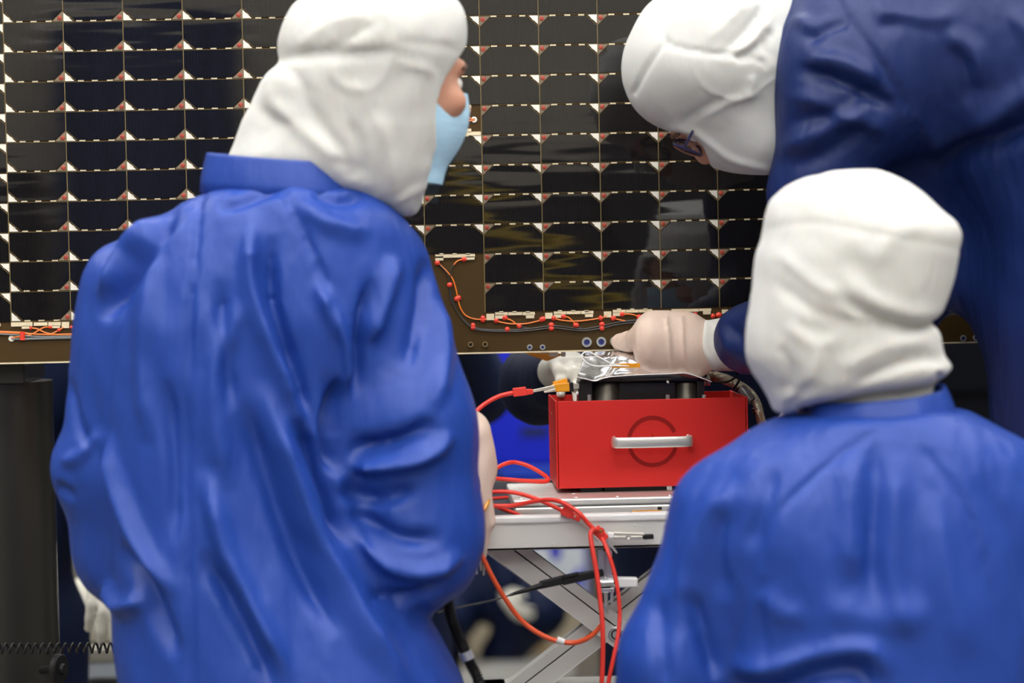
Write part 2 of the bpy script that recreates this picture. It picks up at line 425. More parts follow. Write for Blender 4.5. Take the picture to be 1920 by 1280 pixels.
def face_parts(root, at, B, mask=True):
    for s in (-1, 1):
        c = at(.080, s*.032, .000)
        MB().lathe(c-B[0]*.0115, B[0], [(.0001, 0)]+[(.0115*math.sin(t), .0115-.0115*math.cos(t)) for t in np.linspace(.2, math.pi-.001, 9)], 14).build('eye', mat('eye_white', (.75, .72, .68), .2), root, True)
        MB().lathe(c+B[0]*.0095, B[0], [(.0058, 0), (.0055, .0016), (.0002, .0022)], 12).build('iris', mat('dark_iris', (.05, .03, .02), .15), root, True)
        MB().tube([at(.092, s*.014, .018), at(.094, s*.032, .024), at(.084, s*.050, .018)], [.003, .0045, .002], 6).build('eyebrow', mat('brown_brow', (.10, .05, .03), .7), root, True)
    if mask:
        vs, fs = [], []; nu, nv = 13, 11
        for off in (0, .003):
            for i in range(nv):
                t = i/(nv-1); u = -.008-.112*t
                for j in range(nu):
                    a = (j/(nu-1)-.5)*2*1.35
                    bulge = .0985+.016*math.sin(math.pi*min(1, t*1.1+.1)) + (.016*math.exp(-(a/.35)**2)*(1-t))-.012*t
                    R = bulge-.012*abs(a); vs.append(at(R*math.cos(a)-.004, (R*.74)*math.sin(a), u)+off*B[0])
        g = nu*nv
        for i in range(nv-1):
            for j in range(nu-1):
                k = i*nu+j; fs += [(k, k+1, k+nu+1, k+nu), (g+k, g+k+nu, g+k+nu+1, g+k+1)]
        o = mesh_obj('face_mask', vs, fs, MASKM, root); o['label'] = 'pale blue pleated face mask'
def hand_field(c, B, curl, thumb=(.7, .5), h=0.0028, size=1.0, spread=.04):
    """glove: B rows = finger direction, thumb side, back of the hand; curl: four (mcp, pip, dip) angles; returns mesh"""
    at = lambda f, t, b: c+B.T@(V(f, t, b)*size)
    pts = []
    L = [(.044, .026, .020), (.048, .030, .021), (.045, .028, .020), (.036, .021, .018)]
    F = Field(c-.20*size, c+.20*size, h)
    for i in range(4):
        t = .030-.020*i; F.cap(at(.0, t*.75, 0), at(.088-.004*abs(i-1), t, .002), .0145*size, .0125*size, k=.014)
    F.cap(at(-.03, .008, 0), at(.02, 0, 0), .026*size, .027*size, k=.02); F.cap(at(-.03, -.012, 0), at(.02, -.01, 0), .024*size, .024*size, k=.02)
    F.cap(at(.012, .030, -.010), at(.045, .040, -.012), .017*size, .014*size, k=.015)
    for i in range(4):
        t = .030-.020*i; p = V(.088-.004*abs(i-1), t, .002); a = 0
        for j in range(3):
            a += curl[i][j]; q = p+L[i][j]*V(math.cos(a), spread*(1.5-i)*.5, -math.sin(a))
            F.cap(at(*p), at(*q), (.0105-.0009*j-.0006*(i == 3))*size, (.0100-.0011*j-.0006*(i == 3))*size, k=.004); p = q
    a, b = thumb; p = V(.030, .042, -.012)
    for j, l in enumerate((.042, .030)):
        q = p+l*V(math.cos(a), math.sin(a)*math.cos(b), -math.sin(a)*math.sin(b)); F.cap(at(*p), at(*q), (.0128-.001*j)*size, (.0118-.0015*j)*size, k=.006); p = q; a *= .55
    return F.mesh(1)

# ------------------------------------------------------------------ room shell and ceiling lamps
X0, X1, Y0R, Y1R = -5.0, 5.0, -6.0, 11.0
def struct(name, lo, hi, m):
    o = MB().box(lo, hi).build(name, m); o['kind'] = 'structure'; return o
struct('floor', (X0, Y0R, -.1), (X1, Y1R, 0), FLOORM)
struct('ceiling', (X0, Y0R, CEIL), (X1, Y1R, CEIL+.1), mat('white_ceiling', (.75, .75, .73), .8))
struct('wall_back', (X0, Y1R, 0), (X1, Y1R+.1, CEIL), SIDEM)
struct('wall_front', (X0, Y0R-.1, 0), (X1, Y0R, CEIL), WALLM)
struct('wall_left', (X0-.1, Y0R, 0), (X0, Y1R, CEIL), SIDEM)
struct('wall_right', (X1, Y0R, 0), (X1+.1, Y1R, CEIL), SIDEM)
LAMPM = mat('lamp_diffuser', (.9, .9, .9), .5, emit=((1.0, .985, .955), LAMP_STRENGTH))
FRAMEM = mat('white_lamp_frame', (.8, .8, .8), .5)
for iy, ly in enumerate((-4.4, -3.0, -1.4, .6, 2.3, 4.6, 7.4)):  # extra second row added behind the camera for more frontal light
    for ix, lx in enumerate((-2.6, 0.0, 2.6)):
        t = thing('ceiling_light', 'white ceiling lamp, %s one in the %s row from the front wall' % (('left', 'middle', 'right')[ix], ('first', 'second', 'third', 'fourth', 'fifth', 'sixth', 'last')[iy]), 'lamp', (lx, ly, CEIL), 'ceiling lamps outside the picture')
        b = MB(); wx, wy = .95, .32
        for s in (-1, 1):
            b.box((lx-wx-.03, ly+s*(wy+.015)-.015, CEIL-.05), (lx+wx+.03, ly+s*(wy+.015)+.015, CEIL))
            b.box((lx+s*(wx+.015)-.015, ly-wy, CEIL-.05), (lx+s*(wx+.015)+.015, ly+wy, CEIL))
        b.build('lamp_frame', FRAMEM, t)
        MB().box((lx-wx, ly-wy, CEIL-.03), (lx+wx, ly+wy, CEIL-.02)).build('diffuser', LAMPM, t)

# ------------------------------------------------------------------ solar array
CX0, CZ0, CP, CQ = -0.56998, 1.81981, 0.083, 0.083*0.5021
PZB = P(500, 671, YP)[2]                      # bottom edge
array = thing('solar_panel', 'large brown solar array wing covered with dark mirror-like solar cells', 'solar panel', (0.15, YP, PZB))
MB().box((-.85, YP, PZB+.002), (1.10, YP+.022, 2.12)).build('substrate', SUBM, array)
o = MB().box((-.85, YP-.0006, PZB-.0006), (1.10, YP+.0235, PZB+.0016)).build('edge_trim', CREAM, array); o['label'] = 'thin pale edge strip'
def cell_parts():
    e = .0008; cx, cy = .0158, .0140; W, H = CP, CQ; lo = .0026
    f0, f1 = -.0016, 0.0
    def pr(poly, y0, y1, name, m):
        bm = bmesh.new(); vs = [bm.verts.new((x, y0, z)) for x, z in poly]; f = bm.faces.new(vs)
        r = bmesh.ops.extrude_face_region(bm, geom=[f]); 
        for g in r['geom']:
            if isinstance(g, bmesh.types.BMVert): g.co.y = y1
        bmesh.ops.recalc_face_normals(bm, faces=bm.faces[:])
        me = bpy.data.meshes.new(name); bm.to_mesh(me); bm.free(); me.materials.append(m); return me
    cell = pr([(e, H-.0006), (e, lo+cy), (e+cx, lo), (W-e-cx, lo), (W-e, lo+cy), (W-e, H-.0006)], -.0016, 0, 'solar_cell', CELLM)
    q = .0032
    tab = pr([(e, lo+cy-q), (e, lo-.0012), (e+cx-q, lo-.0012)], -.0012, 0, 'corner_tab', SILVERT)
    tan = pr([(W-e, lo+cy-q*.4), (W-e, lo-.0012), (W-e-cx+q*.4, lo-.0012)], -.0010, 0, 'corner_diode', TAN)
    bm = bmesh.new()                                              # red silicone dab with a small lead
    bmesh.ops.create_uvsphere(bm, u_segments=8, v_segments=5, radius=1)
    for v in bm.verts: v.co = Vector((W-e-.0038+v.co.x*.0034, -.0010+v.co.y*.0012, lo+.0032+v.co.z*.0036))
    dab = bpy.data.meshes.new('red_dab'); bm.to_mesh(dab); bm.free(); dab.materials.append(mat('dull_red_dab', (.34, .05, .028), .4))
    def boxes(name, L, m):
        b = MB()
        for x0, x1, z0, z1, y in L: b.box((x0, y, z0), (x1, 0, z1))
        me = bpy.data.meshes.new(name); me.from_pydata(b.v, [], b.f); me.update(); me.materials.append(m); return me
    L = []
    for c in (.0225, .0420, .0630):
        for k in range(4): L.append((c-.0040+k*.0021, c-.0040+k*.0021+.0018, lo-.0020, lo+.0004, -.0013))
    strip = boxes('interconnect_strip', L, CREAM)
    cl = .0011                                                    # thin conductor lines beside the chamfers and along the edge
    line = boxes('conductor_line', [(e, W-e, lo-.0026, lo-.0021, -.0008)], OLIVE)
    # diagonal hair lines
    dz = pr([(e+.0004, lo+cy-.0006), (e+cx-.0006, lo-.0004), (e+cx-.0012, lo-.0004), (e+.0004, lo+cy-.0012)], -.0013, 0, 'chamfer_line', OLIVE)
    b2 = boxes('tab_bridge', [(.0062, .0075, .0068, .0084, -.0020), (.0080, .0092, .0054, .0070, -.0020)], SILVERT)
    return cell, [('corner_tab', tab), ('corner_diode', tan), ('red_dab', dab), ('interconnect_strip', strip), ('conductor_line', line), ('chamfer_line', dz), ('tab_bridge', b2)]
CELL, BITS = cell_parts()
MISSING = {(7, 4)} | {(7, j) for j in range(9, 11)}
def place_cell(i, j, up):
    """grid cell whose lower left corner is column i, row line j; up: the chamfers sit at the top"""
    if (i, j) in MISSING: return
    x, z = CX0+i*CP, CZ0-j*CQ
    o = bpy.data.objects.new('solar_cell', CELL); link(o, array)
    r = RNG.normal(0, .0011, 3)
    if up: o.location = Vector((x+CP, YP, z+CQ))-array.location; o.rotation_euler = (r[0], math.pi, r[2])
    else: o.location = Vector((x, YP, z))-array.location; o.rotation_euler = (r[0], 0, r[2])
    for nm, me in BITS: link(bpy.data.objects.new(nm, me), o)
for j in range(-3, 11):
    place_cell(-1, j, True)
    for i in range(0, 6): place_cell(i, j, False)
    for i in range(6, 18): place_cell(i, j, True)
for i in range(-1, 19):
    x = CX0+i*CP
    MB().box((x-.0007, YP-.0011, CZ0-10*CQ), (x+.0005, YP, 2.08)).build('string_divider', OLIVE, array)
S5 = lambda L: [(780+a/3.6923, 440+b/3.6923) for a, b in L]
S4 = lambda L: [(780+a/3.765, 160+b/3.765) for a, b in L]
S1 = lambda L: [(a/9.14, 560+b/9.14) for a, b in L]
SH = lambda L: [(1140+a/6.857, 570+b/6.857) for a, b in L]
def strips(sc, rects):
    b = MB()
    for x0, y0, x1, y1 in rects:
        (p, q) = sc([(x0, y0), (x1, y1)]); A, Bq = P(*p, YP), P(*q, YP)
        b.box((min(A[0], Bq[0]), YP-.0022, min(A[2], Bq[2])), (max(A[0], Bq[0]), YP, max(A[2], Bq[2])))
    b.build('terminal_strip', CREAM, array)
def teeth(x0, x1, y, n=3): return [(x0+(x1-x0)*(k+.32)/n, y-9, x0+(x1-x0)*(k+.62)/n, y+2) for k in range(n)]
for r in ([(133, 137, 408, 155), (133, 150, 190, 178), (345, 150, 405, 172)]+teeth(133, 408, 137), [(487, 547, 542, 590)],
          [(547, 537, 635, 556), (638, 536, 735, 555), (738, 535, 822, 555), (547, 553, 608, 580), (760, 553, 818, 577)]+teeth(547, 822, 538), [(893, 540, 945, 580)],
          [(953, 531, 1040, 550), (1043, 529, 1140, 548), (1143, 527, 1228, 547), (953, 548, 1010, 573), (1170, 545, 1225, 568)]+teeth(953, 1228, 531), [(1300, 531, 1352, 571)],
          [(1362, 520, 1450, 540), (1453, 519, 1540, 537), (1543, 517, 1635, 535), (1362, 538, 1415, 561), (1580, 534, 1630, 557)]+teeth(1362, 1635, 519), [(1703, 523, 1757, 553)]):
    strips(S5, r)
strips(SH, [(815, 64, 975, 100), (978, 62, 1165, 95), (1168, 58, 1325, 86), (1220, 86, 1318, 130)]); strips(SH, [(1462, 70, 1540, 120)])
strips(S1, [(193, 405, 560, 468), (580, 405, 815, 458), (830, 400, 1045, 460), (375, 462, 505, 512), (890, 455, 1030, 500)]); strips(S1, [(1060, 397, 1190, 500)]); strips(S1, [(-60, 420, 12, 470)])
strips(S4, [(215, 143, 300, 162), (302, 141, 390, 160), (330, 158, 384, 184)]); strips(S4, [(255, 332, 350, 356), (352, 328, 458, 352), (337, 307, 390, 332)])
def wires(sc, L, m, r=.0011, dy=.0016, name='wire'):
    for pts in L:
        MB().tube([P(*q, YP-dy) for q in sc(pts)], r, 6, 5).build(name, m, array, True)
wires(S5, [[(148, 195), (200, 240), (250, 300), (275, 370), (290, 440), (305, 500), (340, 555), (400, 582), (463, 585), (492, 583)],
           [(333, 170), (290, 180), (262, 208)], [(555, 597), (640, 615), (760, 615), (873, 590)], [(616, 577), (660, 592), (690, 615), (715, 632)],
           [(953, 577), (1010, 592), (1120, 598), (1278, 577), (1320, 560)], [(1020, 566), (1060, 575), (1108, 626)], [(1366, 577), (1400, 587), (1450, 597)], [(1427, 550), (1490, 550), (1548, 570)]], ORANGE)
wires(S5, [[(262, 208), (244, 240), (238, 290)], [(150, 197), (215, 270), (240, 400), (275, 520), (335, 595), (395, 638), (480, 655), (632, 658), (780, 650), (940, 630), (1050, 640), (1150, 652), (1287, 630), (1400, 605), (1560, 592), (1700, 585)],
           [(233, 347), (238, 430), (278, 525), (340, 606), (398, 648), (490, 665), (640, 669), (790, 662), (945, 645), (1060, 657), (1160, 664), (1290, 646), (1410, 619), (1560, 605)],
           [(715, 632), (750, 642), (790, 650)], [(1108, 626), (1130, 640), (1155, 650)], [(1450, 597), (1530, 588), (1600, 580)]], BLACKW, .0008, .0022)
wires(S1, [[(-150, 560), (0, 560), (200, 568), (345, 578), (600, 605), (900, 612), (1240, 605), (1500, 600)], [(-150, 575), (0, 577), (345, 592), (600, 607), (900, 614), (1240, 612)],
           [(530, 503), (640, 515), (750, 570), (870, 600), (960, 565), (1010, 540), (1090, 490)], [(865, 487), (760, 490), (650, 550), (540, 610), (430, 640), (240, 660), (200, 678)]], ORANGE)
wires(S1, [[(-150, 600), (0, 605), (250, 618), (500, 640), (800, 650), (1240, 640)], [(210, 690), (345, 690), (500, 680), (800, 672), (1240, 662)], [(345, 700), (600, 690), (1240, 672)]], mat('grey_wire', (.16, .17, .17), .4), .0012, .0020)
wires(S4, [[(270, 196), (300, 206), (335, 212), (375, 230), (410, 243)], [(280, 290), (310, 270), (343, 258), (380, 250), (410, 245)]], ORANGE)
def dabs(sc, L, r=.0040, sx=1, sz=1):
    for q in sc(L):
        c = P(*q, YP-.0012); F = []
        b = MB(); bm = bmesh.new(); bmesh.ops.create_icosphere(bm, subdivisions=2, radius=1)
        k = RNG.uniform(.85, 1.15)
        for v in bm.verts: v.co = Vector(c+V(v.co.x*r*k*sx, v.co.y*.0030, v.co.z*r*sz))
        b.bm(bm).build('silicone_dab', REDG, array, True)
dabs(S5, [(148, 195), (333, 170), (233, 347), (284, 444), (297, 438), (395, 628), (395, 643), (463, 577), (463, 590), (632, 655), (715, 632), (555, 595), (616, 575), (869, 587), (880, 583), (937, 624), (937, 648), (953, 577), (1020, 566), (1108, 626), (1278, 577), (1287, 620), (1287, 646), (1366, 577), (1427, 550), (1543, 570), (1555, 572)])
dabs(S1, [(530, 503), (865, 487), (1010, 537), (1225, 487)], .0026)
dabs(S4, [(335, 212), (343, 258)], .0028)
dabs(SH, [(1425, 140), (1350, 155), (1120, 135), (960, 115)])
p0, p1 = [P(*q, YP-.002) for q in S1([(387, 560), (387, 710)])]
MB().tube([p0, (p0+p1)/2, p1], .0036, 10, 3).build('red_wire_sleeve', REDG, array, True)
def bushing(px, py, ro, core=True, ring=STEEL):
    c = P(px, py, YP); R = ro*YP/FPX
    b = MB().lathe(c, (0, -1, 0), [(R, 0), (R, .0022), (R*.93, .0030), (R*.60, .0030), (R*.52, .0006), (R*.52, 0)], 28).build('bushing', ring, array, True)
    MB().lathe(c, (0, -1, 0), [(R*.53, .0004), (R*.47, .0009), (R*.22, .0010), (R*.18, .0003), (.0001, .0003)], 22).build('bushing_core', BUSHB if core else BLACKP, b, True)
for px, py, r in ((1100, 641.5, 9.6), (1127.3, 640.7, 9.6), (1153, 640, 9.6), (993.2, 650.7, 5.3), (1017.3, 650.7, 5.3), (1806, 634, 6), (1830, 633, 6)): bushing(px, py, r)
for px, py in ((882.3, 645.8), (909.5, 645.3)): bushing(px, py, 5.6, False, OLIVE)
for sc, q, R in ((S1, (200, 682), .0044), (S4, (410, 243), .0043)):
    c = P(*sc([q])[0], YP)
    g = MB().lathe(c, (0, -1, 0), [(R, 0), (R, .0012), (R*.8, .002), (R*.5, .002), (R*.42, .0004)], 20).build('wire_grommet', SILVERT, array, True)
    MB().lathe(c, (0, -1, 0), [(R*.45, .0002), (.0001, .0005)], 16).build('grommet_hole', BLACKP, g)
# hardware behind and below the lower edge of the array
b = MB().prism([P(983, 661, YP+.03), P(1062, 663, YP+.03), P(1048, 668, YP+.03), P(1026, 677, YP+.03), P(1005, 670, YP+.03)], (0, .004, 0)).build('amber_tape_flap', KAPTON, array)
for x0, x1 in ((1030, 1046), (1052, 1060)):
    A, Bq = P(x0, 656, YP+.03), P(x1, 668, YP+.03); MB().box((A[0], YP+.024, Bq[2]), (Bq[0], YP+.035, A[2]+.01), bev=.001).build('hinge_bracket', ALUP, array)
# post that carries the array
pc = P(-8, 900, YP+.12); pr_ = 112*(YP+.04)/FPX
post = thing('support_post', 'dark grey round post under the left end of the solar array', 'post', (pc[0], pc[1], 0))
MB().lathe((pc[0], pc[1], .02), (0, 0, 1), [(pr_, 0), (pr_, PZB-.05)], 48).build('post_tube', GREYPOST, post, True)
MB().lathe((pc[0], pc[1], 0), (0, 0, 1), [(pr_*1.9, 0), (pr_*1.9, .018), (pr_*1.85, .022)], 40).build('base_plate', GREYPOST, post, True)
MB().box((pc[0]-.10, pc[1]-.085, PZB-.03), (pc[0]+.06, pc[1]+.10, PZB-.0008)).build('clamp_head', GREYPOST, post, bevel=.003)
post2 = thing('support_post', 'slimmer dark grey post under the right end of the solar array', 'post', (.98, YP+.12, 0))
MB().lathe((.98, YP+.12, .02), (0, 0, 1), [(.06, 0), (.06, PZB-.05)], 32).build('post_tube', GREYPOST, post2, True)
MB().lathe((.98, YP+.12, 0), (0, 0, 1), [(.13, 0), (.13, .018), (.126, .022)], 32).build('base_plate', GREYPOST, post2, True)
MB().box((.92, YP+.035, PZB-.03), (1.04, YP+.2, PZB-.0008)).build('clamp_head', GREYPOST, post2, bevel=.003)

# ------------------------------------------------------------------ things made up behind the camera to shape the reflections in the cells
def simple(name, label, cat, parts, loc=None, group=None):
    """parts: list of (part name, MB, material, bevel, smooth)"""
    vs = np.array([v for p in parts for v in p[1].v]); base = V((vs[:, 0].min()+vs[:, 0].max())/2, (vs[:, 1].min()+vs[:, 1].max())/2, vs[:, 2].min())
    t = thing(name, label, cat, tuple(base), group); t['_o'] = 1; del t['_o']
    for nm, b, m, bev, sm in parts: b.build(nm, m, t, sm, bevel=bev)
    return t
cb = MB(); n = 60; xs = np.linspace(-1.85, -.90, n)  # curtain added to give the cells a dark blue reflection
pts = [V(x, -5.80+.05*math.sin(k*.9)+.02*math.sin(k*2.3), 0) for k, x in enumerate(xs)]
for k in range(n-1): cb.add([pts[k], pts[k+1], pts[k+1]+V(0, 0, 2.75), pts[k]+V(0, 0, 2.75)], [(0, 1, 2, 3)])
cu = simple('curtain', 'dark blue floor-length curtain along the wall behind the camera', 'curtain', [('cloth', cb, CURT, 0, True), ('curtain_rail', MB().tube([(-1.95, -5.8, 2.77), (-.8, -5.8, 2.77)], .015), STEEL, 0, True)])
for k, (x0, x1, h) in enumerate([(-3.0, -1.95, 1.95), (-.85, -.05, 1.72), (.0, .9, 1.90), (.95, 1.9, 2.05), (1.95, 3.0, 1.8)]):  # cabinets added as dark masses for the cells to reflect
    fr = MB().box((x0+.02, -5.35, .06), ((x0+x1)/2-.004, -5.33, h-.03)); fr2 = MB().box(((x0+x1)/2+.004, -5.35, .06), (x1-.02, -5.33, h-.03))
    simple('equipment_cabinet', ['tall dark two-door cabinet in the corner behind the camera', 'dark two-door cabinet right beside the blue curtain, behind the camera', 'dark two-door cabinet opposite the solar array, behind the camera',
            'tallest dark two-door cabinet behind the camera', 'low dark two-door cabinet at the right end of the row behind the camera'][k], 'cabinet',
           [('body', MB().box((x0, -5.9, 0), (x1, -5.35, h)), DARKCAB, .004, False), ('door', fr, DARKCAB, .003, False), ('door', fr2, DARKCAB, .003, False),
            ('handle', MB().tube([((x0+x1)/2-.05, -5.32, 1.0), ((x0+x1)/2-.05, -5.30, 1.02), ((x0+x1)/2-.05, -5.30, 1.18), ((x0+x1)/2-.05, -5.32, 1.2)], .006), STEEL, 0, True)], group='cabinets behind the camera')
rl = MB().tube([(-.15, -1.2, 1.98), (.75, -1.2, 1.18)], .028, 12); rl2 = MB().tube([(-.15, -1.2, 1.55), (.75, -1.2, .75)], .022, 12)  # rails invented to put a yellow streak in the cell reflections
simple('handrail', 'yellow sloping stair handrail behind the camera', 'railing', [('top_rail', rl, YELLOW, 0, True), ('mid_rail', rl2, YELLOW, 0, True)]+
       [('rail_post', MB().tube([(x, -1.2, 0), (x, -1.2, z)], .022, 12), YELLOW, 0, True) for x, z in ((-.12, 1.95), (.72, 1.2))])

# ------------------------------------------------------------------ far background below the array
YB = 9.0
def crate(px0, px1, y0, y1, label, paper=False):
    a, b = P(px0, y1, YB), P(px1, y0, YB); x0, x1, z0, z1 = a[0], b[0], a[2], b[2]; d = .38
    bd = MB().box((x0+.012, YB+.012, z0), (x1-.012, YB+d-.012, z1-.012))
    rim = MB()
    for lo, hi in (((x0, YB, z1-.03), (x1, YB+.03, z1)), ((x0, YB+d-.03, z1-.03), (x1, YB+d, z1)), ((x0, YB, z1-.03), (x0+.03, YB+d, z1)), ((x1-.03, YB, z1-.03), (x1, YB+d, z1))): rim.box(lo, hi)
    pr = [('body', bd, CRATE, .006, False), ('rim', rim, mat('light_crate_rim', (.03, .10, .75), .4), .003, False)]
    if paper: 
        A, Bq = P(997, 1114, YB), P(1096, 1022, YB)
        pr.append(('paper_label', MB().box((A[0], YB-.003, A[2]), (Bq[0], YB+.011, Bq[2])), LABELW, 0, False))
        bl = MB()
        for poly in ([(1030, 1022), (1050, 1022), (1052, 1045), (1042, 1052), (1032, 1040)], [(1046, 1082), (1066, 1092), (1080, 1070), (1090, 1062), (1093, 1085), (1085, 1112), (1060, 1114), (1040, 1100)]):
            bl.prism([P(*q, YB-.006) for q in poly], (0, .004, 0))
        pr.append(('blue_print', bl, CRATE, 0, False))
    else:
        xc = x0+(x1-x0)*.48; zz = z0+(z1-z0)*.50
        pr.append(('hand_slot', MB().box((xc-.05, YB+.006, zz-.018), (xc+.05, YB+.02, zz+.018)), CRATED, 0, False))
    return simple('storage_crate', label, 'crate', pr, group='blue crates in the background')
pal = simple('cardboard_box', 'low beige cardboard box under the stacked blue crates', 'box', [('carton', MB().box((P(880, 1180, YB)[0], YB-.03, 0), (P(1112, 1180, YB)[0], YB+.42, P(1000, 1131, YB)[2])), BROWNB, .005, False),
        ('carton_tape', MB().box((P(1005, 1180, YB)[0], YB-.032, 0), (P(1025, 1180, YB)[0], YB+.4, P(1000, 1131, YB)[2]+.0005)), mat('tan_tape', (.35, .25, .13), .4), 0, False)])
lv = [1131, 1002, 873, 744, 615]
for k in range(4):
    crate(905, 1108, lv[k+1], lv[k], ['bottom blue crate with a white paper label, standing on the cardboard box', 'blue crate just above the labelled one, hidden behind the lift table edge', 'upper blue crate with a dark hand slot, seen left of the red box', 'topmost blue crate, just under the edge of the solar array'][k], k == 0)
A, Bq = P(1112, 1100, 6.5), P(1960, 600, 6.5)
RACKB = mat('rack_black', (.003, .003, .004), .9, spec=.05)  # rack added as a black backing for the dark gaps below the array
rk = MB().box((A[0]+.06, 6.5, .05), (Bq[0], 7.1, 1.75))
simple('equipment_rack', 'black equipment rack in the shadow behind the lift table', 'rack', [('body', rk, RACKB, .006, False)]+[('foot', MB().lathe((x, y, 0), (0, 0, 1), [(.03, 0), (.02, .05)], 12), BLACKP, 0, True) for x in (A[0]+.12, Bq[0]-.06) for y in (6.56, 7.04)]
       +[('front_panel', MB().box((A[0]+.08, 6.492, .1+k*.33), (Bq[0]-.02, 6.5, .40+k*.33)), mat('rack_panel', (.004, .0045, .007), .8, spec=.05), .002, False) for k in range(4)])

# ------------------------------------------------------------------ lift table
YF = 3.14
zt = P(1070, 964, YF)[2]; zl = P(1070, 978, YF)[2]; zb = P(1070, 1029, YF)[2]
tx0, tx1 = P(893, 1000, YF)[0], P(1390, 1000, YF)[0]; YT = 3.70
table = thing('lift_table', 'aluminium scissor lift table carrying the red box', 'table', ((tx0+tx1)/2, YF, 0))
b = MB().box((tx0, YF, zb), (tx1, YF+.004, zl+.002)); b.box((tx0, YF, zb), (tx1, YF+.03, zb+.004)); b.build('front_rail', ALU, table, bevel=.0008)
MB().box((tx0, YF-.004, zl), (tx1, YF+.016, zt), bev=.003).build('rail_lip', ALUW, table)
for nm, lo, hi in (('side_rail', (tx0, YF+.004, zb), (tx0+.006, YT, zt-.004)), ('side_rail', (tx1-.006, YF+.004, zb), (tx1, YT, zt-.004)), ('rear_rail', (tx0, YT-.006, zb), (tx1, YT, zt-.004))):
    MB().box(lo, hi).build(nm, ALU, table)
ztop = zt-.006
MB().box((tx0+.006, YF+.016, ztop-.012), (tx1-.006, YT-.006, ztop)).build('table_top', TABLETOP, table)
def rivet(px, py, r=2.2):
    MB().lathe(P(px, py, YF), (0, -1, 0), [(r*YF/FPX, 0), (r*YF/FPX*.8, .0012), (.0001, .0016)], 10).build('rivet', STEEL, table, True)
rivet(1191, 984.5); rivet(907, 1003, 3.5); rivet(1037, 1019, 1.6)
# scissor arms: box section with a groove, first pair in front
def arm(A, Bq, Y, half, name='scissor_arm'):
    A, Bq = P(*A, Y), P(*Bq, Y); u = (Bq-A); u /= np.linalg.norm(u); nn = V(-u[2], 0, u[0]); 
    if nn[2] < 0: nn = -nn
    a = MB()
    for lo, hi in ((-half, half*.18), (half*.27, half)):
        pl = [A+nn*lo, Bq+nn*lo, Bq+nn*hi, A+nn*hi]; a.prism(pl, (0, .018, 0))
    o = a.build(name, ALU, table, bevel=.0006)
    MB().prism([A+nn*half*.15, Bq+nn*half*.15, Bq+nn*half*.30, A+nn*half*.30], (0, .014, 0)).build('groove_strip', BLACKP, o).location.y += .003
    e = MB().prism([A+nn*(-half-.0008), Bq+nn*(-half-.0008), Bq+nn*(-half+.0006), A+nn*(-half+.0006)], (0, .001, 0)).build('bright_edge', ALUW, o); e.location.y -= .0006
    return A, Bq, u, nn
YA, YA2 = 3.19, 3.212
arm((880, 975), (1400, 1367), YA, .0185); arm((935, 1326), (1370, 992), YA2, .0185)
for Y in (3.60, 3.58):
    arm(*(((905, 1005), (1350, 1330)) if Y == 3.60 else ((945, 1310), (1330, 1010))), Y, .0165)
pv = P(1155, 1189, YA); rp = 15*YA/FPX
bs = MB().lathe(pv, (0, -1, 0), [(rp, 0), (rp, .003), (rp*.86, .004), (rp*.78, .002), (rp*.7, .002)], 30).build('pivot_ring', STEEL, table, True)
MB().lathe(pv, (0, -1, 0), [(rp*.7, .0004), (rp*.62, .003), (rp*.5, .0035), (rp*.35, -.004), (.0001, -.004)], 26).build('pivot_bolt', BLACKP, bs, True)
pv2 = P(1146, 1157, YA2+.004); MB().lathe(pv2, (0, -1, 0), [(.006, 0), (.006, .012), (.0045, .013), (.0001, .010)], 18).build('stop_pin', BLACKP, table, True)
zl2 = P(1150, 1372, YA)[2]
fr = MB()
for y in (3.17, 3.57): fr.box((tx0, y, zl2-.05), (tx1, y+.05, zl2))
fr.box((tx0, 3.17, zl2-.05), (tx0+.05, 3.62, zl2)); fr.box((tx1-.05, 3.17, zl2-.05), (tx1, 3.62, zl2)); fr.build('lower_frame', ALU, table, bevel=.002)
for x in (tx0+.03, tx1-.03):
    for y in (3.2, 3.59):
        MB().box((x-.02, y-.02, .06), (x+.02, y+.02, zl2-.05)).build('leg', ALU, table, bevel=.002)
        MB().lathe((x-.015, y, .032), (1, 0, 0), [(.01, -.004), (.032, 0), (.032, .030), (.01, .034)], 18).build('caster', BLACKP, table, True)

# stacked aluminium plates on the table top
def plate(z0, z1, dx, label):
    z0 += .0008
    xa, xb = P(962+dx, 950, 3.185)[0], P(1330, 950, 3.185)[0]
    t = thing('aluminium_plate', label, 'plate', ((xa+xb)/2, 3.3, z0), 'stacked aluminium plates')
    MB().box((xa, 3.185, z0), (xb, 3.42, z1)).build('slab', ALUP, t, bevel=.0022)
    return xa, xb, t
zp1 = P(1100, 934, 3.185)[2]; zp0 = ztop+.0002; zpm = zp0+(zp1-zp0)*.52
plate(zp0, zpm, 3, 'lower of the two pale aluminium plates on the lift table'); xa, xb, pt = plate(zpm, zp1, 0, 'upper aluminium plate with rows of holes, under the red box')
hb = []
for k in range(5):
    for xx in (.012, .085):
        c = V(xa+xx, 3.205+.047*k, zp1)
        MB().lathe(c, (0, 0, 1), [(.0035, 0), (.0030, .0006), (.0018, .0006), (.0001, .0002)], 12).build('screw_head', STEEL, pt, True)
for k in range(4):
    MB().lathe(V(xa+.14+.07*k, 3.20, zp1), (0, 0, 1), [(.0030, 0), (.0026, .0006), (.0001, .0003)], 12).build('screw_head', STEEL, pt, True)
A, Bq = P(1233, 950, 3.184), P(1241, 955, 3.184); MB().box((A[0], 3.1842, Bq[2]), (Bq[0], 3.1852, A[2])).build('ink_mark', BLACKP, pt)
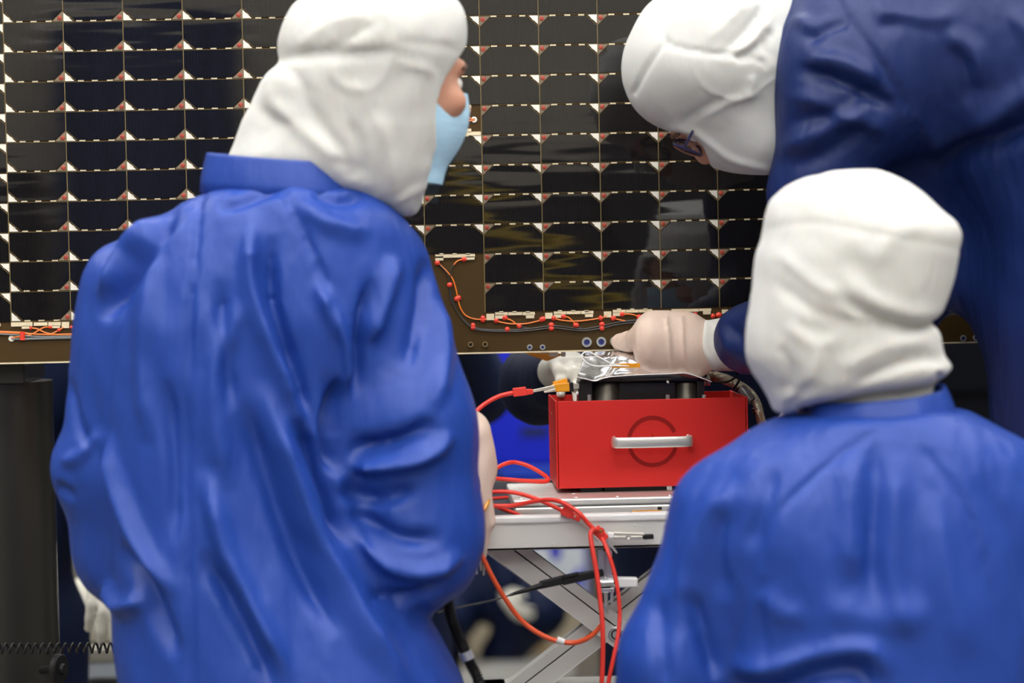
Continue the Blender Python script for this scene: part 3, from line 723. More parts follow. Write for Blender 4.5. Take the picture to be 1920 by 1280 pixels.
A, Bq = P(1185, 957, 3.184), P(1240, 962, 3.184); MB().box((A[0], 3.1838, Bq[2]), (Bq[0], 3.1850, A[2])).build('amber_strip', KAPTON, pt)

# ------------------------------------------------------------------ red box
YX = 3.26; DX = .175
bx0, bx1 = P(1044, 830, YX)[0], P(1402, 830, YX)[0]; bz0, bz1 = P(1220, 912, YX)[2], P(1220, 748.5, YX)[2]
box = thing('red_box', 'open red metal box with a silver handle on the aluminium plates', 'box', ((bx0+bx1)/2, YX+DX/2, zp1))
MB().box((bx0+.0022, YX, bz0), (bx1-.0022, YX+.0025, bz1)).build('front_panel', RED, box, bevel=.0006)
MB().box((bx0-.001, YX+.0006, bz0), (bx0+.0012, YX+DX, bz1)).build('side_panel', RED, box, bevel=.0004)
MB().box((bx1-.0012, YX+.0006, bz0), (bx1+.001, YX+DX, bz1)).build('side_panel', RED, box, bevel=.0004)
MB().box((bx0+.0012, YX+DX-.0025, bz0), (bx1-.0012, YX+DX, bz1-.001)).build('rear_panel', RED, box)
MB().box((bx0+.0012, YX+.0025, bz0), (bx1-.0012, YX+DX-.0025, bz0+.003)).build('bottom_panel', RED, box)
for fx0, fx1 in ((1090, 1130), (1135, 1252)):
    A, Bq = P(fx0, 930, YX), P(fx1, 912, YX); MB().box((A[0], YX+.012, zp1), (Bq[0], YX+.05, bz0)).build('riser_block', BLACKP, box)
    MB().box((A[0], YX+.11, zp1), (Bq[0], YX+.15, bz0)).build('riser_block', BLACKP, box)
A, Bq = P(1252, 930, YX), P(1262, 912, YX); MB().box((A[0], YX+.012, zp1), (Bq[0], YX+.04, bz0)).build('clear_spacer', ALUP, box)
# pressed ring behind the handle: interrupted arcs, slightly proud
cr_ = P(1223.5, 827, YX)
def arc(a0, a1, r0, r1, d, name, m):
    n = 30; vs, fs = [], []
    for i in range(n+1):
        a = math.radians(a0+(a1-a0)*i/n)
        for r in (r0, r1):
            for y in (YX+.0002, YX-d): vs.append((cr_[0]+r*math.cos(a), y, cr_[2]+r*math.sin(a)))
    for i in range(n):
        k = i*4; fs += [(k+1, k+3, k+7, k+5), (k, k+1, k+5, k+4), (k+3, k+2, k+6, k+7)]
    fs += [(0, 2, 3, 1), (n*4, n*4+1, n*4+3, n*4+2)]
    return mesh_obj(name, vs, fs, m, box, False)
rr0, rr1 = 41*YX/FPX, 48.5*YX/FPX
arc(22, 172, rr0, rr1, .0006, 'ring_mark', REDD); arc(196, 344, rr0, rr1, .0006, 'ring_mark', REDD)
MB().prism([P(1221, 818, YX-.0004), P(1225.5, 818, YX-.0004), P(1223, 812, YX-.0004)], (0, .0008, 0)).build('pointer_mark', REDD, box)
h0, h1 = P(1149.5, 830, YX-.03), P(1300, 828, YX-.03); hh = .0078
path = [(h0[0]+.004, YX), (h0[0]+.001, YX-.010), (h0[0]+.001, YX-.022), (h0[0]+.004, YX-.028), (h0[0]+.010, YX-.030), (h1[0]-.010, YX-.030), (h1[0]-.004, YX-.028), (h1[0]-.001, YX-.022), (h1[0]-.001, YX-.010), (h1[0]-.004, YX)]
vs, fs = [], []; n = len(path); zc = (h0[2]+h1[2])/2
for i, (x, y) in enumerate(path):
    a, b_ = path[max(i-1, 0)], path[min(i+1, n-1)]; t = V(b_[0]-a[0], b_[1]-a[1]); t /= np.linalg.norm(t); nx, ny = t[1], -t[0]
    for off, hz in ((-.0024, hh*.8), (0, hh), (.0024, hh*.8), (.0024, -hh*.8), (0, -hh), (-.0024, -hh*.8)):
        vs.append((x+nx*off, y+ny*off, zc+hz))
for i in range(n-1):
    for k in range(6): fs.append((i*6+k, i*6+(k+1) % 6, (i+1)*6+(k+1) % 6, (i+1)*6+k))
fs += [tuple(range(6)), tuple((n-1)*6+k for k in range(5, -1, -1))]
ho = mesh_obj('handle', vs, fs, HANDLE, box, True); ho['label'] = 'satin silver bow handle'
ss = ho.modifiers.new('subsurf', 'SUBSURF'); ss.levels = ss.render_levels = 2
for zz in (.30, .55, .80): MB().lathe((bx0-.001, YX+.09, bz0+(bz1-bz0)*zz), (-1, 0, 0), [(.004, 0), (.0036, .001), (.0001, .0014)], 12).build('side_screw', mat('dark_red_screw', (.30, .05, .04), .3, .6), box, True)
A = P(1405, 810, YX); MB().lathe((bx1+.001, YX+.006, A[2]), (1, 0, 0), [(.0028, 0), (.0028, .004), (.0001, .0046)], 12).build('pink_screw', mat('pink_screw_cap', (.75, .10, .16), .4), box, True)

# ------------------------------------------------------------------ black mechanism standing in the box
YM = 3.33
def bxp(px0, py0, px1, py1, Y, dep, bev=.001):
    A, Bq = P(px0, py1, Y), P(px1, py0, Y); return MB().box((A[0], Y, A[2]), (Bq[0], Y+dep, Bq[2]), bev=bev)
mz0 = bz0+.003
mech = thing('mechanism', 'black machined mechanism under silver foil, standing in the red box', 'machine', (P(1200, 740, YM)[0], YM+.03, mz0))
A, Bq = P(1160, 745, YM), P(1268, 716, YM); MB().box((A[0], YM+.012, mz0), (Bq[0], YM+.055, Bq[2])).build('body', BLACK, mech, bevel=.001)
for cx_, rr_ in ((1137, 28), (1288, 24)):
    c = P(cx_, 740, YM+.02); zt_ = P(cx_, 717, YM)[2]; R = rr_*YM/FPX
    MB().lathe((c[0], YM+.022, mz0), (0, 0, 1), [(R, 0), (R, zt_-mz0-.001), (R*.96, zt_-mz0)], 32).build('drum', BLACKM, mech, True)
for x0, x1 in ((1085, 1111), (1308, 1321)):
    A, Bq = P(x0, 745, YM), P(x1, 714, YM); MB().box((A[0], YM+.002, A[2]-.02), (Bq[0], YM+.045, Bq[2]), bev=.002).build('side_block', BLACK, mech)
A, Bq = P(1088, 717, YM), P(1322, 704, YM); MB().box((A[0], YM-.004, A[2]), (Bq[0], YM+.07, Bq[2]-.001), bev=.001).build('top_plate', BLACK, mech)
for x0, x1 in ((1138, 1162), (1168, 1258)):
    A, Bq = P(x0, 713, YM-.004), P(x1, 707, YM-.004); MB().box((A[0], YM-.0052, A[2]), (Bq[0], YM-.003, Bq[2])).build('plate_band', BLACKM, mech)
for x in (1105, 1252, 1320):
    c = P(x, 748, YM-.004); MB().tube([c-V(0, 0, .004), c+V(0, 0, .006)], .0028, 10).build('stud', STEEL, mech, True)
for px, py in ((1252, 716), (1082, 737)): MB().lathe(P(px, py, YM-.005), (0, -1, 0), [(.0022, 0), (.0022, .002), (.0012, .0024), (.0001, .0018)], 10).build('screw', STEEL, mech, True)
con = bxp(1075, 719, 1086, 736, YM+.004, .012).build('connector', NICKEL, mech)

# foil blanket over it: crumpled sheet with thickness
NU, NV = 70, 26; r = np.random.default_rng(5)
fe = np.array([(1082, 706), (1092, 708), (1114, 713.5), (1128, 709.5), (1146, 705.5), (1200, 702), (1255, 700), (1285, 699), (1310, 706), (1334, 715)], float)
te = np.array([(1097, 657.5), (1130, 656), (1160, 656.5), (1200, 657), (1240, 660), (1290, 672), (1320, 694), (1332, 703)], float)
vs = []
fx = np.linspace(0, 1, NU); A_ = np.stack([np.interp(fx, np.linspace(0, 1, len(fe)), fe[:, k]) for k in (0, 1)], 1); B_ = np.stack([np.interp(fx, np.linspace(0, 1, len(te)), te[:, k]) for k in (0, 1)], 1)
cre = [(r.uniform(-.2, 1.2), r.uniform(-.2, 1.2), r.uniform(0, math.pi), r.uniform(.05, .22), r.uniform(.0008, .0030)) for _ in range(24)]
for j in range(NV):
    t = j/(NV-1)
    for i in range(NU):
        q = A_[i]*(1-t)+B_[i]*t; Y = YM-.018+.046*t+max(0, t-.82)/.18*.022
        p = P(q[0], q[1], Y); d = -.004+.0022*max(0, t-.7)/.3*math.sin(fx[i]*70+3*math.sin(fx[i]*23))
        for cx_, cy_, an, wd, am in cre:
            s_ = ((fx[i]-cx_)*math.cos(an)+(t-cy_)*.45*math.sin(an)); d += am*max(0, 1-abs(s_)/(wd*.35))*math.exp(-((fx[i]-cx_)**2+((t-cy_)*.5)**2)/.12)
        k = min(1, 5*t+.15); vs.append(p+V(0, -d*k*.9, d*k*.25-.0006))
fs = [(j*NU+i, j*NU+i+1, (j+1)*NU+i+1, (j+1)*NU+i) for j in range(NV-1) for i in range(NU-1)]
foil = thing('foil_blanket', 'crumpled silver foil blanket draped over the black mechanism', 'foil', tuple(P(1200, 706, YM)))
fo = mesh_obj('foil_sheet', vs, fs, FOIL, foil, True); so = fo.modifiers.new('thickness', 'SOLIDIFY'); so.thickness = .0006; so.offset = -1
bxp(1147, 680.5, 1200, 690, YM-.012, .0012, 0).build('amber_tape', KAPTON, foil)
hem = MB().tube([P(a, b+.6, YM-.019) for a, b in fe], .0007, 6, 4).build('foil_hem', ALUW, foil, True)
t = tag(MB().tube([P(x, y, YM+dy) for x, y, dy in ((1180, 686, -.011), (1150, 685.5, -.013), (1118, 686, -.016), (1100, 680, -.018), (1091, 668, -.016), (1095, 661, -.012), (1104, 659.5, -.010), (1112, 663, -.010), (1130, 673, -.012), (1148, 682, -.013), (1165, 685, -.011))], .0011, 8, 5).build('thin_wire', mat('white_wire', (.85, .84, .82), .4), None, True), 'thin white wire looping from the silver foil to the amber tape', 'wire')

# ------------------------------------------------------------------ leads and clips
def lead(label, m, pts, r, parts=(), name='test_lead', group=None, smooth=6):
    q = [P(*p) for p in pts]; base = min(q, key=lambda v: v[2])
    t = thing(name, label, 'cable', tuple(base), group)
    MB().tube(q, r, 10, smooth).build('cable', m, t, True)
    for nm, fn, mm, sm, bev in parts: fn().build(nm, mm, t, sm, bevel=bev)
    return t
def bar(a, b, Y, w0, w1, dep):
    """tapered flat bar between two photo points at distance Y; widths in photo pixels"""
    A, Bq = P(*a, Y), P(*b, Y); u = Bq-A; u /= np.linalg.norm(u); nn = V(-u[2], 0, u[0]); k = Y/FPX/2
    return MB().prism([A-nn*w0*k, Bq-nn*w1*k, Bq+nn*w1*k, A+nn*w0*k], (0, dep, 0))
G = 'red test leads at the lift table'
lead('red lead with a silver clip gripping the amber-taped connector', REDC, [(868, 800, 3.28), (885, 780, 3.30), (905, 760, 3.31), (935, 743, 3.32), (968, 735, 3.325)], .0033, [
     ('plug_boot', lambda: bar((962, 736), (987, 733), 3.32, 16, 16, .012), REDC, False, .001), ('boot_tip', lambda: bar((985, 735), (1000, 734), 3.322, 12, 9, .009), REDC, False, .001),
     ('clip_jaw', lambda: bar((997, 733.5), (1040, 725), 3.324, 5, 7, .006), NICKEL, False, .0005), ('clip_jaw', lambda: bar((1020, 735), (1042, 731), 3.324, 3, 6, .006), NICKEL, False, .0005),
     ], group=G)
cn = thing('taped_connector', 'small connector wrapped in amber tape beside the silver foil', 'connector', tuple(P(1055, 735, 3.335)))
bar((1035, 727.5), (1068, 725.5), 3.326, 15, 17, .014).build('amber_wrap', KAPTON, cn, bevel=.001); bar((1037, 719), (1064, 713), 3.334, 6, 9, .016).build('amber_wrap', KAPTON, cn, bevel=.0006)
bar((1067, 726), (1075.5, 725.5), 3.327, 17, 17, .012).build('collar', BLACKP, cn, bevel=.0006); bar((1074.5, 724), (1086, 724), 3.329, 13, 9, .010).build('pin_shell', NICKEL, cn, bevel=.0006)
lead('red lead forming an upright loop above the plate corner', REDC, [(905, 900, 3.2), (922, 886, 3.24), (934, 876, 3.26), (950, 868.5, 3.27), (966, 866.5, 3.28), (990, 873, 3.28), (1014, 886, 3.28), (1027, 896.5, 3.28), (1024, 902, 3.27), (1005, 902.5, 3.26), (970, 900, 3.25), (932, 897, 3.24), (908, 896, 3.22)], .0030, group=G)
CL = NICKEL
lead('red lead whose plug rests on the bright table lip', REDC, [(905, 924, 3.15), (930, 921.5, 3.16), (955, 922, 3.16), (985, 928, 3.16), (1020, 941, 3.15), (1056, 958, 3.135)], .0028, [
     ('plug_boot', lambda: bar((1055, 955), (1073, 964), 3.124, 19, 19, .011), REDC, False, .001), ('boot_tip', lambda: bar((1070, 964), (1088, 974), 3.125, 12, 11, .009), REDC, False, .001),
     ('boot_rivet', lambda: MB().lathe(P(1078, 968, 3.125), (0, -1, 0), [(.0018, 0), (.0014, .001), (.0001, .001)], 10), CL, True, 0),
     ('clip_jaw', lambda: bar((1086, 972), (1112, 998), 3.126, 7, 9, .007), CL, False, .0005), ('clip_jaw', lambda: bar((1088, 979), (1122, 1016), 3.127, 4, 4, .006), CL, False, .0005)], group=G)
lead('red lead arching over the plates to a second plug in front of the rail', REDC, [(905, 951, 3.14), (925, 948, 3.15), (960, 947.5, 3.15), (1000, 940, 3.14), (1030, 936.5, 3.13), (1055, 942, 3.12), (1085, 961, 3.11), (1103, 981, 3.11), (1118, 996, 3.11)], .0029, [
     ('plug_boot', lambda: bar((1116, 991), (1136, 1012), 3.104, 19, 17, .010), REDC, False, .001),
     ('boot_ring', lambda: MB().lathe(P(1126.5, 995.5, 3.104), (0, -1, 0), [(.0050, 0), (.0050, .002), (.0026, .002), (.0024, 0)], 16), REDC, True, 0),
     ('ring_hole', lambda: MB().lathe(P(1126.5, 995.5, 3.1035), (0, -1, 0), [(.0026, 0), (.0001, .0008)], 14), mat('brass_contact', (.35, .24, .06), .3, .9), True, 0),
     ('clip_jaw', lambda: bar((1136, 1010), (1157, 1037), 3.106, 9, 3, .006), CL, False, .0005), ('clip_jaw', lambda: bar((1131, 1013), (1146, 1036), 3.107, 6, 5, .006), CL, False, .0005)], group=G)
lead('short red lead dipping behind the table lip', REDC, [(905, 940, 3.13), (925, 947, 3.15), (945, 955, 3.17), (965, 962, 3.175), (985, 972, 3.178)], .0027, group=G)
lead('short straight red lead ending at the plate edge', REDC, [(900, 937, 3.15), (927, 934, 3.2), (951, 932, 3.24)], .0024, group=G)
lead('bright red lead hanging straight down in front of the scissor pivot', REDC, [(1122, 994, 3.10), (1111, 993, 3.095), (1107, 1004, 3.09), (1111, 1030, 3.085), (1119, 1075, 3.08), (1126, 1130, 3.075), (1130, 1180, 3.07), (1130, 1240, 3.07), (1127, 1300, 3.07), (1120, 1420, 3.07)], .0031, group=G)
lead('red lead hanging in a bow to the right of the scissor pivot', REDC, [(1129, 1008, 3.105), (1140, 1035, 3.09), (1151, 1070, 3.085), (1159, 1110, 3.08), (1162, 1150, 3.08), (1159, 1190, 3.075), (1150, 1235, 3.07), (1140, 1285, 3.07), (1120, 1420, 3.07)], .0027, group=G)
lead('orange lead looping under the lift table with a white band', ORANGEC, [(885, 1000, 3.06), (893, 1022, 3.06), (905, 1045, 3.07), (925, 1085, 3.08), (950, 1127, 3.09), (975, 1160, 3.10), (1005, 1184, 3.10), (1040, 1200, 3.10), (1075, 1204.5, 3.10), (1100, 1197, 3.09), (1117, 1184, 3.085), (1127, 1172, 3.08)], .0033, [
     ('white_band', lambda: MB().tube([P(1044, 1198, 3.098), P(1051, 1201, 3.098), P(1058, 1203, 3.098)], .0042, 12, 2), mat('white_sleeve', (.85, .85, .85), .4), True, 0)], group=G)
# black test probe with its thin cable
lead('black test probe clipped across the scissor arm on a thin dark cable', mat('dark_grey_cable', (.06, .06, .06), .4), [(820, 1148, 3.02), (850, 1140, 3.05), (900, 1130, 3.08), (935, 1122, 3.10), (962, 1113, 3.11), (990, 1104, 3.115), (1018, 1096, 3.12)], .0012, [
     ('strain_relief', lambda: MB().tube([P(955, 1115.5, 3.11), P(975, 1109, 3.113), P(1000, 1102, 3.116), P(1016, 1097, 3.118)], [.0018, .0028, .0036, .0042], 12, 3), BLACKP, True, 0),
     ('probe_grip', lambda: bar((1013, 1097.5), (1058, 1087), 3.116, 14, 16, .010), BLACKP, False, .0015), ('probe_body', lambda: bar((1054, 1089), (1132, 1073.5), 3.115, 18, 13, .010), BLACKP, False, .0015),
     ('grip_tab', lambda: bar((1056, 1082), (1085, 1075), 3.113, 7, 5, .006), BLACKP, False, .0008)], name='test_probe')
sc_ = thing('alligator_clip', 'silver alligator clip with a white sleeve lying along the front rail', 'clip', tuple(P(1180, 1012, 3.118)))
bar((1139, 1003.5), (1152, 1004), 3.118, 11, 10, .012).build('white_sleeve', mat('white_sleeve', (.85, .85, .85), .4), sc_, bevel=.0015)
bar((1151, 1000), (1208, 1001.5), 3.116, 5, 4, .010).build('clip_jaw', CL, sc_, bevel=.0008); bar((1151, 1008), (1205, 1008), 3.116, 6, 7, .010).build('clip_jaw', CL, sc_, bevel=.0008)
MB().lathe(P(1178, 1007, 3.115), (0, -1, 0), [(.0036, 0), (.0036, .002), (.0014, .002), (.0001, .001)], 14).build('clip_pivot', CL, sc_, True); bar((1206, 1007), (1226, 1006), 3.117, 9, 9, .010).build('black_tip', BLACKP, sc_, bevel=.001)
# zinc toggle clamp under the rail
tc = thing('toggle_clamp', 'zinc plated toggle clamp with a white grip under the front rail', 'clamp', tuple(P(1138, 1150, 3.15)))
for a, bq, w0, w1, nm in (((1126, 1030), (1127, 1088), 11, 9, 'clamp_plate'), ((1142, 1034), (1143, 1086), 12, 9, 'clamp_plate'), ((1134, 1034), (1136, 1086), 9, 9, 'inner_link')):
    bar(a, bq, 3.152 if nm == 'clamp_plate' else 3.158, w0, w1, .004).build(nm, STEEL, tc, bevel=.0008)
MB().tube([P(1124, 1093, 3.148), P(1150, 1092, 3.148)], .0048, 14, 1).build('clamp_barrel', STEEL, tc, True)
bar((1124, 1100), (1126, 1128), 3.152, 7, 6, .004).build('lower_bracket', STEEL, tc, bevel=.0006); bar((1149, 1078), (1147, 1130), 3.152, 6, 5, .004).build('lower_bracket', STEEL, tc, bevel=.0006); bar((1123, 1107), (1152, 1106), 3.15, 8, 8, .003).build('cross_plate', STEEL, tc, bevel=.0006)
MB().tube([P(1136, 1110, 3.149), P(1136, 1118, 3.149), P(1137, 1150, 3.149)], [.0038, .0026, .0026], 12, 3).build('clamp_bolt', STEEL, tc, True)
MB().lathe(P(1137, 1137, 3.149)-V(0, 0, .003), (0, 0, 1), [(.0046, 0), (.0046, .005)], 6).build('hex_nut', STEEL, tc)
bar((1158, 1092), (1196, 1092), 3.145, 20, 18, .014).build('white_grip', mat('white_sleeve', (.85, .85, .85), .4), tc, bevel=.002); bar((1146, 1098), (1198, 1101), 3.15, 5, 4, .006).build('clamp_lever', STEEL, tc, bevel=.0006)
# tapered probe pins hanging below the rail
for k, (a, bq, lab) in enumerate((((892, 1042), (894, 1076), 'left one of three tapered metal pins below the sleeve cuff'), ((900, 1036), (902, 1069), 'middle one of three tapered metal pins below the sleeve cuff'), ((907, 1038), (907, 1078), 'right one of three tapered metal pins below the sleeve cuff'))):
    t = tag(MB().tube([P(a[0]-2, a[1]-22, 3.08), P(*a, 3.08), P(*bq, 3.08)], [.0026, .0024, .0012], 10, 2).build('probe_pin', NICKEL, None, True), lab, 'pin', 'metal pins below the table rail')
# braided harness on the right of the box
hp = [(1322, 706, 3.37), (1338, 704.5, 3.37), (1360, 711, 3.36), (1380, 720, 3.35), (1400, 731, 3.34), (1415, 748, 3.33), (1423, 769, 3.325), (1427, 790, 3.32), (1437, 830, 3.32), (1450, 900, 3.33)]
harness = thing('cable_harness', 'silver braided cable bundle with black ties curving over the right side of the box', 'cable', tuple(P(1450, 900, 3.33)))
MB().tube([P(*q) for q in hp], [.0045, .0065, .0075, .0070, .0062, .0062, .0060, .0060, .0060, .0060], 14, 6).build('braided_sleeve', BRAID, harness, True)
for q in ((1316, 703, 1324, 703), (1379, 719, 1382, 721), (1385, 723, 1388, 726), (1419, 762, 1421, 766), (1421, 768, 1423, 772)):
    MB().tube([P(q[0], q[1], 3.348), P(q[2], q[3], 3.348)], .0082, 14, 1).build('cable_tie', BLACKP, harness, True)
MB().tube([P(1389, 727, 3.334), P(1399, 738, 3.33), P(1410, 752, 3.324)], [.0060, .0076, .0062], 14, 4).build('dark_sleeve', mat('smoky_sleeve', (.12, .11, .11), .25), harness, True)
for k in range(4): MB().tube([P(1424+k*2, 772, 3.318), P(1428+k*2.4, 790, 3.314), P(1431+k*3, 800, 3.314), P(1437+k*3, 830, 3.316)], .0013, 6, 3).build('loose_wire', NICKEL if k % 2 else mat('tan_wire', (.6, .4, .2), .4), harness, True)
MB().tube([P(1308, 705, 3.36), P(1318, 703.5, 3.365), P(1326, 704.5, 3.37)], [.004, .006, .005], 12, 3).build('backshell', NICKEL, harness, True)
lead('thin black cable plugged into the right side of the black mechanism', BLACKP, [(1328, 716, 3.345), (1345, 716.5, 3.34), (1362, 716, 3.335), (1374, 711, 3.33), (1381, 704, 3.33), (1383, 694, 3.335), (1384, 680, 3.36)], .0015, [
     ('plug_nut', lambda: MB().tube([P(1318, 717.5, 3.34), P(1324, 717, 3.34)], .0045, 10, 1), NICKEL, True, 0), ('plug_nut', lambda: MB().tube([P(1326, 717, 3.34), P(1331, 716.5, 3.34)], .0045, 10, 1), NICKEL, True, 0)], name='thin_cable')
# corrugated hose hanging by the lift table
hs = [P(x, y, 2.985) for x, y in ((836, 1090), (838, 1120), (846, 1160), (862, 1200), (880, 1240), (900, 1285), (925, 1400))]
hose = thing('corrugated_hose', 'black corrugated hose hanging beside the lift table', 'hose', tuple(hs[-1]))
pp, _ = catmull([V(*p) for p in hs], [1]*len(hs), 40); MB().tube(pp, [.0066+.0012*math.sin(k*1.6) for k in range(len(pp))], 12, 1).build('hose_body', BLACKP, hose, True)
MB().tube([P(872, 1221, 2.985), P(878, 1236, 2.985)], .0088, 14, 1).build('hose_band', STEEL, hose, True)

# ------------------------------------------------------------------ left foreground clutter in front of the post
yc = 3.36; a, bq = P(-60, 1216, yc), P(235, 1214, yc); n = 21; pts = []
for k in range(n*10+1):
    t = k/(n*10); an = 2*math.pi*t*n; c = a+(bq-a)*t; pts.append(c+V(0, .0062*math.sin(an), .0068*math.cos(an)))
tag(MB().tube(pts, .0017, 6, 1).build('coil_cord', BLACKP, None, True), 'black coiled cord stretched across the foot of the grey post', 'cord')
kn = thing('thumb_wheel', 'small dark round wheel edge-on beside the grey post', 'wheel', tuple(P(110, 1284, 3.37)))
MB().lathe(P(103, 1253, 3.37), (.93, -.36, 0), [(.0001, 0), (.019, .001), (.021, .003), (.021, .009), (.019, .011), (.0001, .011)], 30).build('wheel_rim', BLACKP, kn, True)
MB().lathe(P(103, 1253, 3.37), (.93, -.36, 0), [(.008, .010), (.007, .016), (.0001, .017)], 20).build('wheel_hub', BLACKP, kn, True); MB().tube([P(103, 1253, 3.37), P(80, 1256, 3.44)], .006, 10, 1).build('axle', BLACKP, kn, True)
A, Bq = P(118, 1400, 4.6), P(330, 1212, 4.6)
cs = thing('equipment_case', 'white equipment case at the lower left behind the person in blue', 'case', ((A[0]+Bq[0])/2, 4.75, 0))
MB().box((A[0], 4.6, 0), (Bq[0], 4.95, Bq[2]-.026), bev=.006).build('case_body', mat('pale_case', (.72, .80, .90), .4), cs); MB().box((A[0]-.004, 4.596, Bq[2]-.026), (Bq[0]+.004, 4.954, Bq[2]), bev=.004).build('case_lid', mat('cream_lid', (.45, .43, .37), .5), cs)
hA, hB = P(176, 1288, 4.59), P(232, 1288, 4.59); MB().tube([hA, hA+V(0, -.02, .012), hB+V(0, -.02, .012), hB], .010, 10, 3).build('case_handle', BLACKP, cs, True)

q_ = P(178, 1180, 4.70); F = Field(q_-.22, q_+.22, .007); zc = Bq[2]
F.ell(V(q_[0], 4.72, zc+.035), (.085, .07, .050), None, .02); F.ell(V(q_[0]-.02, 4.74, zc+.07), (.055, .06, .05), None, .03); F.ell(V(q_[0]+.05, 4.70, zc+.025), (.06, .06, .035), None, .02)
v, q = F.mesh(2); v[:, 2] = np.maximum(v[:, 2], zc+.0005); v = ripple(v, q, .006, 22, 14, 3, .8); v[:, 2] = np.maximum(v[:, 2], zc+.0005); cloth_bundle(v, q)
# ------------------------------------------------------------------ people
def seam(pts, amp=-.0022, w=4.5): return (pts, amp*1.4, w*1.15)
def ring_collar(fig, c, ax, ay, tilt, h, flare, a0, a1, m, root, name='collar', thick=.005, n=64, dip=None):
    """standing collar: an elliptical band round the neck at c (world), semi-axes ax, ay"""
    vs, fs = [], []; prof = [(0, 0), (.35, .15), (.7, .55), (.93, .9), (1, 1)]
    full = abs(a1-a0) >= 359
    for i in range(n):
        t = i/(n if full else n-1); a = math.radians(a0+(a1-a0)*t); wv = 1+.02*math.sin(5*a+1)+.015*math.sin(9*a)
        for off in (0, -thick):
            for k, (u, fl) in enumerate(prof):
                s = 1+flare*(1-fl)
                x, y = (ax*s*wv+off)*math.cos(a), (ay*s*wv+off)*math.sin(a)
                z = u*h+tilt[0]*math.cos(a)+tilt[1]*math.sin(a)+(dip(a) if dip else 0)*u
                vs.append(c+V(x, y, z))
    K = len(prof); W = 2*K
    for i in range(n if full else n-1):
        j = (i+1) % n
        for k in range(K-1):
            fs.append((i*W+k, j*W+k, j*W+k+1, i*W+k+1)); fs.append((i*W+K+k, i*W+K+k+1, j*W+K+k+1, j*W+K+k))
        fs.append((i*W+K-1, j*W+K-1, j*W+W-1, i*W+W-1)); fs.append((i*W, i*W+K, j*W+K, j*W))
    return mesh_obj(name, vs, fs, m, root, True)
def leg_prims(F, hip, knee, ankle, r=(.105, .078, .070)):
    F.cap(hip, knee, r[0], r[1], k=.04); F.cap(knee, ankle, r[1], r[2], k=.03)
def shoe(F, ankle, fwd):
    f = V(*fwd); f /= np.linalg.norm(f)
    F.cap(V(ankle[0], ankle[1], .055)-f*.05, V(ankle[0], ankle[1], .045)+f*.16, .052, .044, k=.03); F.cap(V(ankle[0], ankle[1], .06), V(ankle[0], ankle[1], .16), .055, .07, k=.03)

# ---- person at the left, seen from behind, head turned to the right
Lf = Fig(2.92)
left = thing('person', 'person at the left in a blue gown, back to the camera, head turned right', 'person', tuple(V(Lf.p(480, 900)[0], 2.92, 0)))
lrows = [(352, 392, 690, .0, .092), (372, 335, 715, .0, .108), (400, 275, 750, .0, .118), (440, 235, 770, 0, .126), (500, 212, 775, 0, .134), (600, 188, 770, 0, .142), (720, 190, 735, 0, .140), (860, 192, 705, 0, .138),
         (1000, 200, 715, 0, .140), (1080, 205, 745, 0, .145), (1180, 212, 815, 0, .150), (1280, 226, 872, 0, .158), (1420, 222, 895, 0, .160), (1560, 225, 890, 0, .150)]
lhip = [Lf.p(400, 1540), Lf.p(700, 1540)]; 
def left_arms(F, inset=0.0):
    a = Lf.p(237, 540); b = Lf.p(192, 880, .0); c = Lf.p(222, 1040, .02); d = Lf.p(300, 930, .27)
    F.cap(a, b, .056-inset, .056-inset, k=.04); F.cap(b, c, .060-inset, .052-inset, k=.02); F.cap(c, d, .055-inset, .042-inset, k=.03)
    a = Lf.p(720, 512, .0); b = Lf.p(765, 790, -.03); c = Lf.p(784, 1010, -.03); d = Lf.p(846, 930, .150)
    F.cap(a, b, .058-inset, .0815-inset, k=.03); F.cap(b, c, .0815-inset, .072-inset, k=.02); F.cap(c, d, .074-inset, .046-inset, k=.04)
gx0, gx1 = Lf.p(80, 900)[0], Lf.p(990, 900)[0]
F = Field((gx0, 2.68, .10), (gx1, 3.30, Lf.p(500, 300)[2]+.01), .0068)
F.loft(Lf.rows(lrows), p=2.4); left_arms(F)
for s, hpx in ((-1, 400), (1, 700)):
    hp = Lf.p(hpx, 1500); leg_prims(F, hp, V(hp[0], 2.91, .50), V(hp[0], 2.94, .16), (.125, .100, .085))
v, q = F.mesh(3)
v = ripple(v, q, .020, 13, 5.0, 3, slant=.28); v = ripple(v, q, .008, 36, 9, 13, slant=.35)
